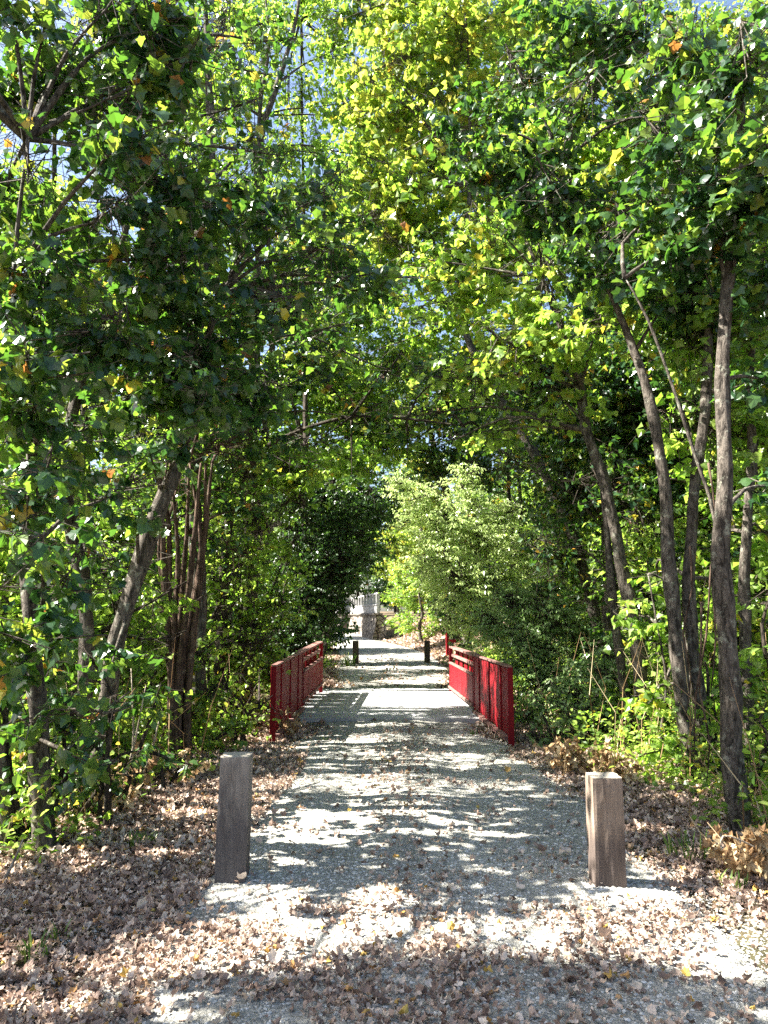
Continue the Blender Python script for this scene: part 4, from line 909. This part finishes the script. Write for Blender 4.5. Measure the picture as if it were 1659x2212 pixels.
def copy_tree(src, loc, rz, label, sc=1.0):
    c = src.copy(); C.objects.link(c); c.location = loc; c.rotation_euler = (0, 0, rz); c.scale = (sc, sc, sc); c['label'] = label
    for ch in src.children:
        d = ch.copy(); C.objects.link(d); d.parent = c
    return c
protos = []
for k, (lm, h) in enumerate((('maple', 12), ('bright', 11), ('yellow', 12))):
    p = auto_tree('wood_tree', ['tall dark green tree closing the end of the tunnel', 'tall light green tree of the far wood on the right', 'tall yellowish tree of the far wood behind the wall'][k],
                  [-8, 9, 3][k], [62, 40, 70][k], h, 3.2, 15, 1.2, 'bigquad', lm, .24, 1.5, r0=.2, cr=1.9, prune=False, bark='bark_dark')
    p['group'] = 'trees of the far wood'; protos.append(p)
spots = [(-11, 48, 0), (-14, 70, 1), (-3, 84, 0), (4, 88, 0), (-9, 90, 1), (10, 80, 0), (8, 60, 0), (13, 50, 1), (9, 28, 1), (12, 20, 0), (-10, 33, 0), (-13, 22, 1), (11, 36, 0), (16, 66, 0), (-18, 84, 0), (-20, 58, 0), (11, 12, 1), (-12, 14, 1), (16, 28, 0), (1.5, 100, 0), (-14, 102, 0), (12, 100, 0)]
for k, (x, y, p) in enumerate(spots):
    side = 'left of the path' if x < 0 else 'right of the path'
    copy_tree(protos[p], (x, y, gz(x, y)-.1), k*1.9, 'green tree of the wood %s, seen only through gaps in the leaves' % side, random.uniform(.85, 1.2))


# ------------------------------------------------------------------ ground cover
def scatter(n, xr, yr, densf):
    x = rng.uniform(*xr, n); y = rng.uniform(*yr, n); k = densf(x, y) > rng.random(n)
    return x[k], y[k]
def litter_density(x, y):
    d = x - path_x(y); ad = np.abs(d); w = path_w(y)
    off = sstep(-0.30, 0.30, ad-w+0.35*(vnoise(x*1.7, y*1.7)-.3))
    on = 0.03+0.10*sstep(.55, .75, vfbm(x*1.5+9, y*1.5))+ 0.10*(1-sstep(.15, .4, ad))
    on = on*np.where((y > 11.3) & (y < 16.5), 0.04, np.where(y > 7.5, .6, 1))
    left = np.where(x < -0.95+0.1*np.sin(y), 1.0, 0)
    near = 1-sstep(4.15, 4.6, y+0.25*(vnoise(x*2, y*2)-.5))
    nb = sstep(0.38, 0.56, vfbm(x*1.1+2, y*1.6+4))*0.55+0.08
    nb = nb*np.where(x > .45, .7, 1)
    for cx, cy, rx, ry, k in ((0.62, 4.15, .28, .45, .08), (0.62, 3.35, .2, .3, .15), (1.35, 3.25, .65, .28, .15), (-0.75, 2.95, .35, .12, .15), (-1.3, 3.05, .2, .15, .2), (1.3, 4.25, .7, .22, .35), (-.2, 2.9, .3, .08, .25)):
        nb = np.where(((x-cx)/rx)**2+((y-cy)/ry)**2 < .6+.6*vnoise(x*5, y*5), k, nb)
    return np.clip(np.maximum(np.maximum(off, left*(y < 9)), 0)*(1-near) + np.maximum(nb*near, near*left*.8) + on*(1-near)*(1-off), 0, 1)
def litter(name, n, xr, yr, tm, s0, s1, zoff=0.012, densf=litter_density, obj='fallen_leaves'):
    x, y = scatter(n, xr, yr, densf); n = len(x); z = surf_z(x, y)
    a = rng.uniform(0, 2*math.pi, n); D = np.stack([np.cos(a), np.sin(a), rng.normal(0, .5, n)], 1)
    Nn = norm(np.stack([rng.normal(0, .8, n), rng.normal(0, .8, n), np.where(rng.random(n) < .5, 1, -1)*np.ones(n)], 1))
    sz = rng.uniform(s0, s1, n)*np.where(rng.random(n) < .07, 1.5, 1)
    Pn = np.stack([x, y, z+zoff+rng.random(n)*0.015], 1)
    return leaf_geo(Pn, D, Nn, sz, tm, rng.random(n)**1.1)
parts = [litter('a', 52000, (-3.2, 3.4), (2.3, 5.2), T_CURL, .018, .047),
         litter('b', 70000, (-5.0, 5.0), (5.2, 11.0), T_CURL, .024, .056),
         litter('c', 50000, (-7, 7), (11.0, 30.0), T_CURL2, .06, .11),
         litter('d', 26000, (-1, 6), (26.0, 46.0), T_CURL2, .12, .2, densf=lambda x, y: sstep(-.3, .3, x-path_x(y)-path_w(y)))]
V, F, R = [], [], []; off = 0
for v, f, r in parts:
    V.append(v); F.append(f+off); R.append(r); off += len(v)
o = link_mesh('fallen_leaves', np_mesh('fallen_leaves', np.concatenate(V), np.concatenate(F), np.concatenate(R)), M['litter'])
tag(o, 'dry brown curled leaves covering the ground beside and across the path', 'fallen leaves', kind='stuff')

# loose gravel stones
def pebbles(n, xr, yr, s0, s1, densf):
    x, y = scatter(n, xr, yr, densf); n = len(x); z = surf_z(x, y); s = s0+(s1-s0)*rng.random(n)**2.2
    base = np.array([(1, 0, 0), (0, 1, 0), (-1, 0, 0), (0, -1, 0), (0, 0, .75), (.7, .7, .35), (-.7, .65, .4), (-.65, -.7, .35), (.7, -.7, .4)])
    tri = np.array([(4, 0, 5), (4, 5, 1), (4, 1, 6), (4, 6, 2), (4, 2, 7), (4, 7, 3), (4, 3, 8), (4, 8, 0)])
    a = rng.uniform(0, 6.28, n); c, sn = np.cos(a)[:, None], np.sin(a)[:, None]
    b = base[None]*s[:, None, None]*rng.uniform(.75, 1.25, (n, 9, 1))*np.array([1, .75, .8])
    vx = b[:, :, 0]*c-b[:, :, 1]*sn; vy = b[:, :, 0]*sn+b[:, :, 1]*c
    v = np.stack([vx+x[:, None], vy+y[:, None], b[:, :, 2]+z[:, None]-0.001], -1).reshape(-1, 3)
    f = (tri[None]+(np.arange(n)*9)[:, None, None]).reshape(-1, 3)
    return v, f, np.repeat(rng.random(n), 9)
onp = lambda x, y: 1-sstep(-.1, .25, np.abs(x-path_x(y))-path_w(y))
ps = [pebbles(60000, (-2.6, 3.0), (2.3, 5.2), .004, .014, onp), pebbles(26000, (-1.6, 2.2), (5.2, 11.5), .006, .017, onp),
      pebbles(500, (-1.15, -.75), (4.72, 4.9), .010, .022, lambda x, y: np.ones_like(x)), pebbles(600, (1.1, 1.6), (4.45, 4.7), .010, .024, lambda x, y: np.ones_like(x))]
V, F, R = [], [], []; off = 0
for v, f, r in ps:
    V.append(v); F.append(f+off); R.append(r); off += len(v)
o = link_mesh('gravel', np_mesh('gravel', np.concatenate(V), np.concatenate(F), np.concatenate(R)), M['pebble'])
tag(o, 'loose grey gravel stones lying on the path', 'gravel', kind='stuff')

# ground ivy, brambles and weeds as one ground cover
def weeds():
    n0 = 4400; x = rng.uniform(-7, 7, n0*3); y = rng.uniform(5, 26, n0*3)
    d = np.abs(x-path_x(y)); dn = sstep(1.7, 2.9, d+0.6*(vfbm(x, y)-.5))*np.where(y < 7.5, np.where(x < 0, sstep(-1.9, -2.6, x), sstep(2.1, 2.8, x)), 1)
    k = dn > rng.random(len(x)); x, y = x[k], y[k]
    n = len(x); m = 16; idx = np.repeat(np.arange(n), m)
    h = rng.uniform(.12, .95, n)*np.clip(np.abs(x)/3, .4, 1); zz = surf_z(x, y)
    hh = rng.random(n*m)*h[idx]
    P_ = np.stack([x[idx]+rng.normal(0, .11, n*m), y[idx]+rng.normal(0, .11, n*m), zz[idx]+hh], 1)
    D = norm(np.stack([rng.normal(0, 1, n*m), rng.normal(0, 1, n*m), rng.normal(-.1, .4, n*m)], 1)); Nn = norm(np.array([0, 0, 1.])+rng.normal(0, .5, (n*m, 3)))
    return leaf_geo(P_, D, Nn, rng.uniform(.04, .085, n*m), T_OVAL[:1], rng.random(n*m))
v, f, r = weeds()
o = link_mesh('undergrowth', np_mesh('undergrowth', v, f, r), M['bright']); tag(o, 'low green weeds and ground ivy under the trees on both sides', 'undergrowth', kind='stuff')

# dead stalks and bramble canes under the trees
def stalks(n, xr, yr, hs, keep):
    x, y = scatter(n, xr, yr, keep); n = len(x); z = surf_z(x, y)
    A = np.stack([x, y, z-.03], 1); h = rng.uniform(*hs, n)
    Bm = A+np.stack([rng.normal(0, .12, n), rng.normal(0, .12, n), h*.55], 1); Cc = Bm+np.stack([rng.normal(0, .28, n), rng.normal(0, .25, n), h*.45], 1)
    r = rng.uniform(.003, .007, n)
    v1, f1 = twig_geo(A, Bm, r, r*.8); v2, f2 = twig_geo(Bm, Cc, r*.8, r*.25)
    return np.concatenate([v1, v2]), np.concatenate([f1, f2+len(v1)]), np.concatenate([np.repeat(rng.random(n), 6), np.repeat(rng.random(n), 6)])
v, f, r = stalks(1500, (-5, 5), (5.2, 16), (.3, 1.5), lambda x, y: sstep(1.75, 2.6, np.abs(x-.2))*np.where((y < 7) & (np.abs(x) < 2.3), 0, 1))
o = link_mesh('dead_stalks', np_mesh('dead_stalks', v, f, r), M['dry']); tag(o, 'thin dead stalks and canes standing in the undergrowth', 'dead stalks', kind='stuff')

# individual small plants
def grass_tuft(p, n, h, spread, label, mat='grass', name='grass_tuft', cat='grass tuft', w=.006, group=None):
    o0 = np.array([p[0], p[1], gz(p[0], p[1])])
    a = rng.uniform(0, 6.28, n); rr = spread*rng.random(n)**.5; A = np.stack([np.cos(a)*rr, np.sin(a)*rr, np.full(n, -.01)], 1)
    b = a+rng.normal(0, .8, n); hh = h*rng.uniform(.5, 1.2, n); ln = hh*rng.uniform(.15, .6, n)
    V = []
    for t, ww in ((0, 1), (.5, .8), (.85, .45)):
        c = A+np.stack([np.cos(b)*ln*t*t, np.sin(b)*ln*t*t, hh*t*(1-.2*t)], 1); sd = np.stack([-np.sin(b), np.cos(b), 0*b], 1)*w*ww
        V += [c-sd, c+sd]
    V.append(A+np.stack([np.cos(b)*ln, np.sin(b)*ln, hh*.78], 1))
    V = np.stack(V, 1).reshape(-1, 3); tri = np.array([(0, 1, 3), (0, 3, 2), (2, 3, 5), (2, 5, 4), (4, 5, 6)])
    F = (tri[None]+(np.arange(n)*7)[:, None, None]).reshape(-1, 3)
    o = link_mesh(name, np_mesh(name, V, F, np.repeat(rng.random(n), 7)), M[mat]); o.location = o0
    return tag(o, label, cat, group)
def GP(u, v):
    b = (CV-v)/FPX; t = -CAM_H/(math.sin(PITCH)+math.cos(PITCH)*b)
    return ((u-CU)/FPX*t, t*(math.cos(PITCH)-math.sin(PITCH)*b))
grass_tuft(GP(75, 2070), 26, .13, .06, 'small bright green grass tuft among the leaves at the lower left')
grass_tuft(GP(130, 2035), 12, .12, .04, 'few thin grass blades just behind the lower left tuft')
grass_tuft(GP(305, 1825), 55, .10, .10, 'low green tuft in the brown leaves left of the grey post')
grass_tuft(GP(700, 1600), 14, .08, .06, 'tiny green tuft on the gravel before the left railing')
grass_tuft(GP(1025, 1585), 14, .10, .06, 'tiny green tuft on the gravel before the right railing')
grass_tuft((-1.15, 24.2), 60, .55, .25, 'tall pale grass clump beside the far left timber post', w=.012)
grass_tuft(GP(1580, 1915), 30, .12, .10, 'low green tuft at the right edge behind the leaf litter')
grass_tuft(GP(1500, 1850), 60, .16, .18, 'green grassy patch at the foot of the thick right trunk')
def dry_plant(p, n, h, spread, label):
    t = empty('dry_plant', (p[0], p[1], gz(p[0], p[1])), label, 'dry plant', 'dry brown plants along the verge')
    A = np.stack([rng.normal(0, spread*.3, n), rng.normal(0, spread*.3, n), np.full(n, -.02)], 1)
    B = A+np.stack([rng.normal(0, spread, n), rng.normal(0, spread, n), h*rng.uniform(.5, 1, n)], 1)
    v, f = twig_geo(A, B, np.full(n, .005), np.full(n, .002))
    link_mesh('stalks', np_mesh('stalks', v, f, np.repeat(rng.random(n), 6)), M['dry'], t)
    m = n*7; i = rng.integers(0, n, m); tt = rng.uniform(.35, 1.05, m)[:, None]; Pn = A[i]*(1-tt)+B[i]*tt
    D = norm(np.stack([rng.normal(0, 1, m), rng.normal(0, 1, m), rng.normal(-.9, .5, m)], 1))
    v, f, r = leaf_geo(Pn, D, norm(rng.normal(size=(m, 3))), rng.uniform(.04, .10, m), T_CURL, rng.random(m))
    link_mesh('leaves', np_mesh('leaves', v, f, r), M['dry'], t)
    return t
dry_plant(GP(1225, 1672), 14, .42, .14, 'dry brown fern-like plant behind the tan post, leftmost of the verge plants')
dry_plant(GP(1285, 1675), 16, .38, .16, 'dry brown plant directly behind the top of the tan post')
dry_plant(GP(1340, 1690), 12, .30, .14, 'low dry plant right of the top of the tan post')
dry_plant(GP(1600, 1885), 18, .30, .12, 'pale curled dry plant at the right edge of the picture')
dry_plant(GP(1650, 1900), 14, .34, .12, 'brown dry plant cut by the right edge of the picture')
dry_plant(GP(250, 1760), 12, .45, .2, 'dead brown stalks at the foot of the leaning trunk')
dry_plant(GP(625, 1590), 9, .42, .10, 'withered pale weed climbing the near end of the left railing')
dry_plant(GP(330, 1700), 12, .5, .25, 'dry brown stalks in front of the dead stem clump')

# fallen sticks and hanging vines
def stick(name, label, pts, r, cat='stick', mat='stick', group=None):
    v, f = multi_tube([(pts, [r]+[r*.8]*(len(pts)-2)+[r*.3])], pts[0]); o = link_mesh(name, np_mesh(name, v, f, smooth=True), M[mat]); o.location = pts[0]
    return tag(o, label, cat, group)
def gp3(u, v, h=0): x, y = GP(u, v); return Vector((x, y, gz(x, y)+h))
a = gp3(0, 1912, -.01); stick('dead_branch', 'bleached forked dead branch leaning at the left edge', [a, P(25, 1870, a.y+.05), P(50, 1812, a.y+.1)], .012, 'branch')
a = gp3(0, 1965, -.01); stick('dead_branch', 'short pale stick end at the left edge below the forked branch', [a, P(12, 1945, a.y), P(22, 1925, a.y)], .010, 'branch')
for k, (u, v, u2, v2, lb) in enumerate(((262, 1712, 315, 1480, 'tall pale bare sapling stem left of the grey post'), (300, 1700, 350, 1530, 'bare sapling stem nearest the grey post'), (285, 1705, 283, 1440, 'straight thin bare stem between the leaning trunk and the dead stem clump'))):
    a = gp3(u, v, -.03); stick('bare_sapling', lb, [a, P((u+u2)/2+4, (v+v2)/2, a.y), P(u2, v2, a.y)], .014, 'sapling')
for k, (u0, v0, u1, v1, d, lb) in enumerate(((1545, 1120, 1500, 1640, 6.3, 'vine hanging closest to the thick trunk on its left'), (1530, 1000, 1535, 1500, 6.5, 'thin vine dangling across the thick trunk'), (1490, 1180, 1478, 1560, 6.9, 'outermost vine hanging left of the thick trunk'), (1515, 1300, 1525, 1700, 6.4, 'lowest hanging vine beside the thick trunk'))):
    p0 = P(u0, v0, d); p1 = P(u1, v1, d)
    mids = [p0.lerp(p1, f)+Vector((random.uniform(-.06, .06), random.uniform(-.05, .05), 0)) for f in (.25, .5, .75)]
    stick('hanging_vine', lb, [p0]+mids+[p1], .011, 'vine', 'bark_brown', 'vines hanging by the thick right trunk')
a = gp3(1640, 1900, 0); stick('bent_stalk', 'pale arching stalk bending left over the dry plants at the right edge', [a, P(1655, 1850, a.y), P(1600, 1815, a.y), P(1562, 1806, a.y), P(1556, 1830, a.y)], .007, 'stalk')
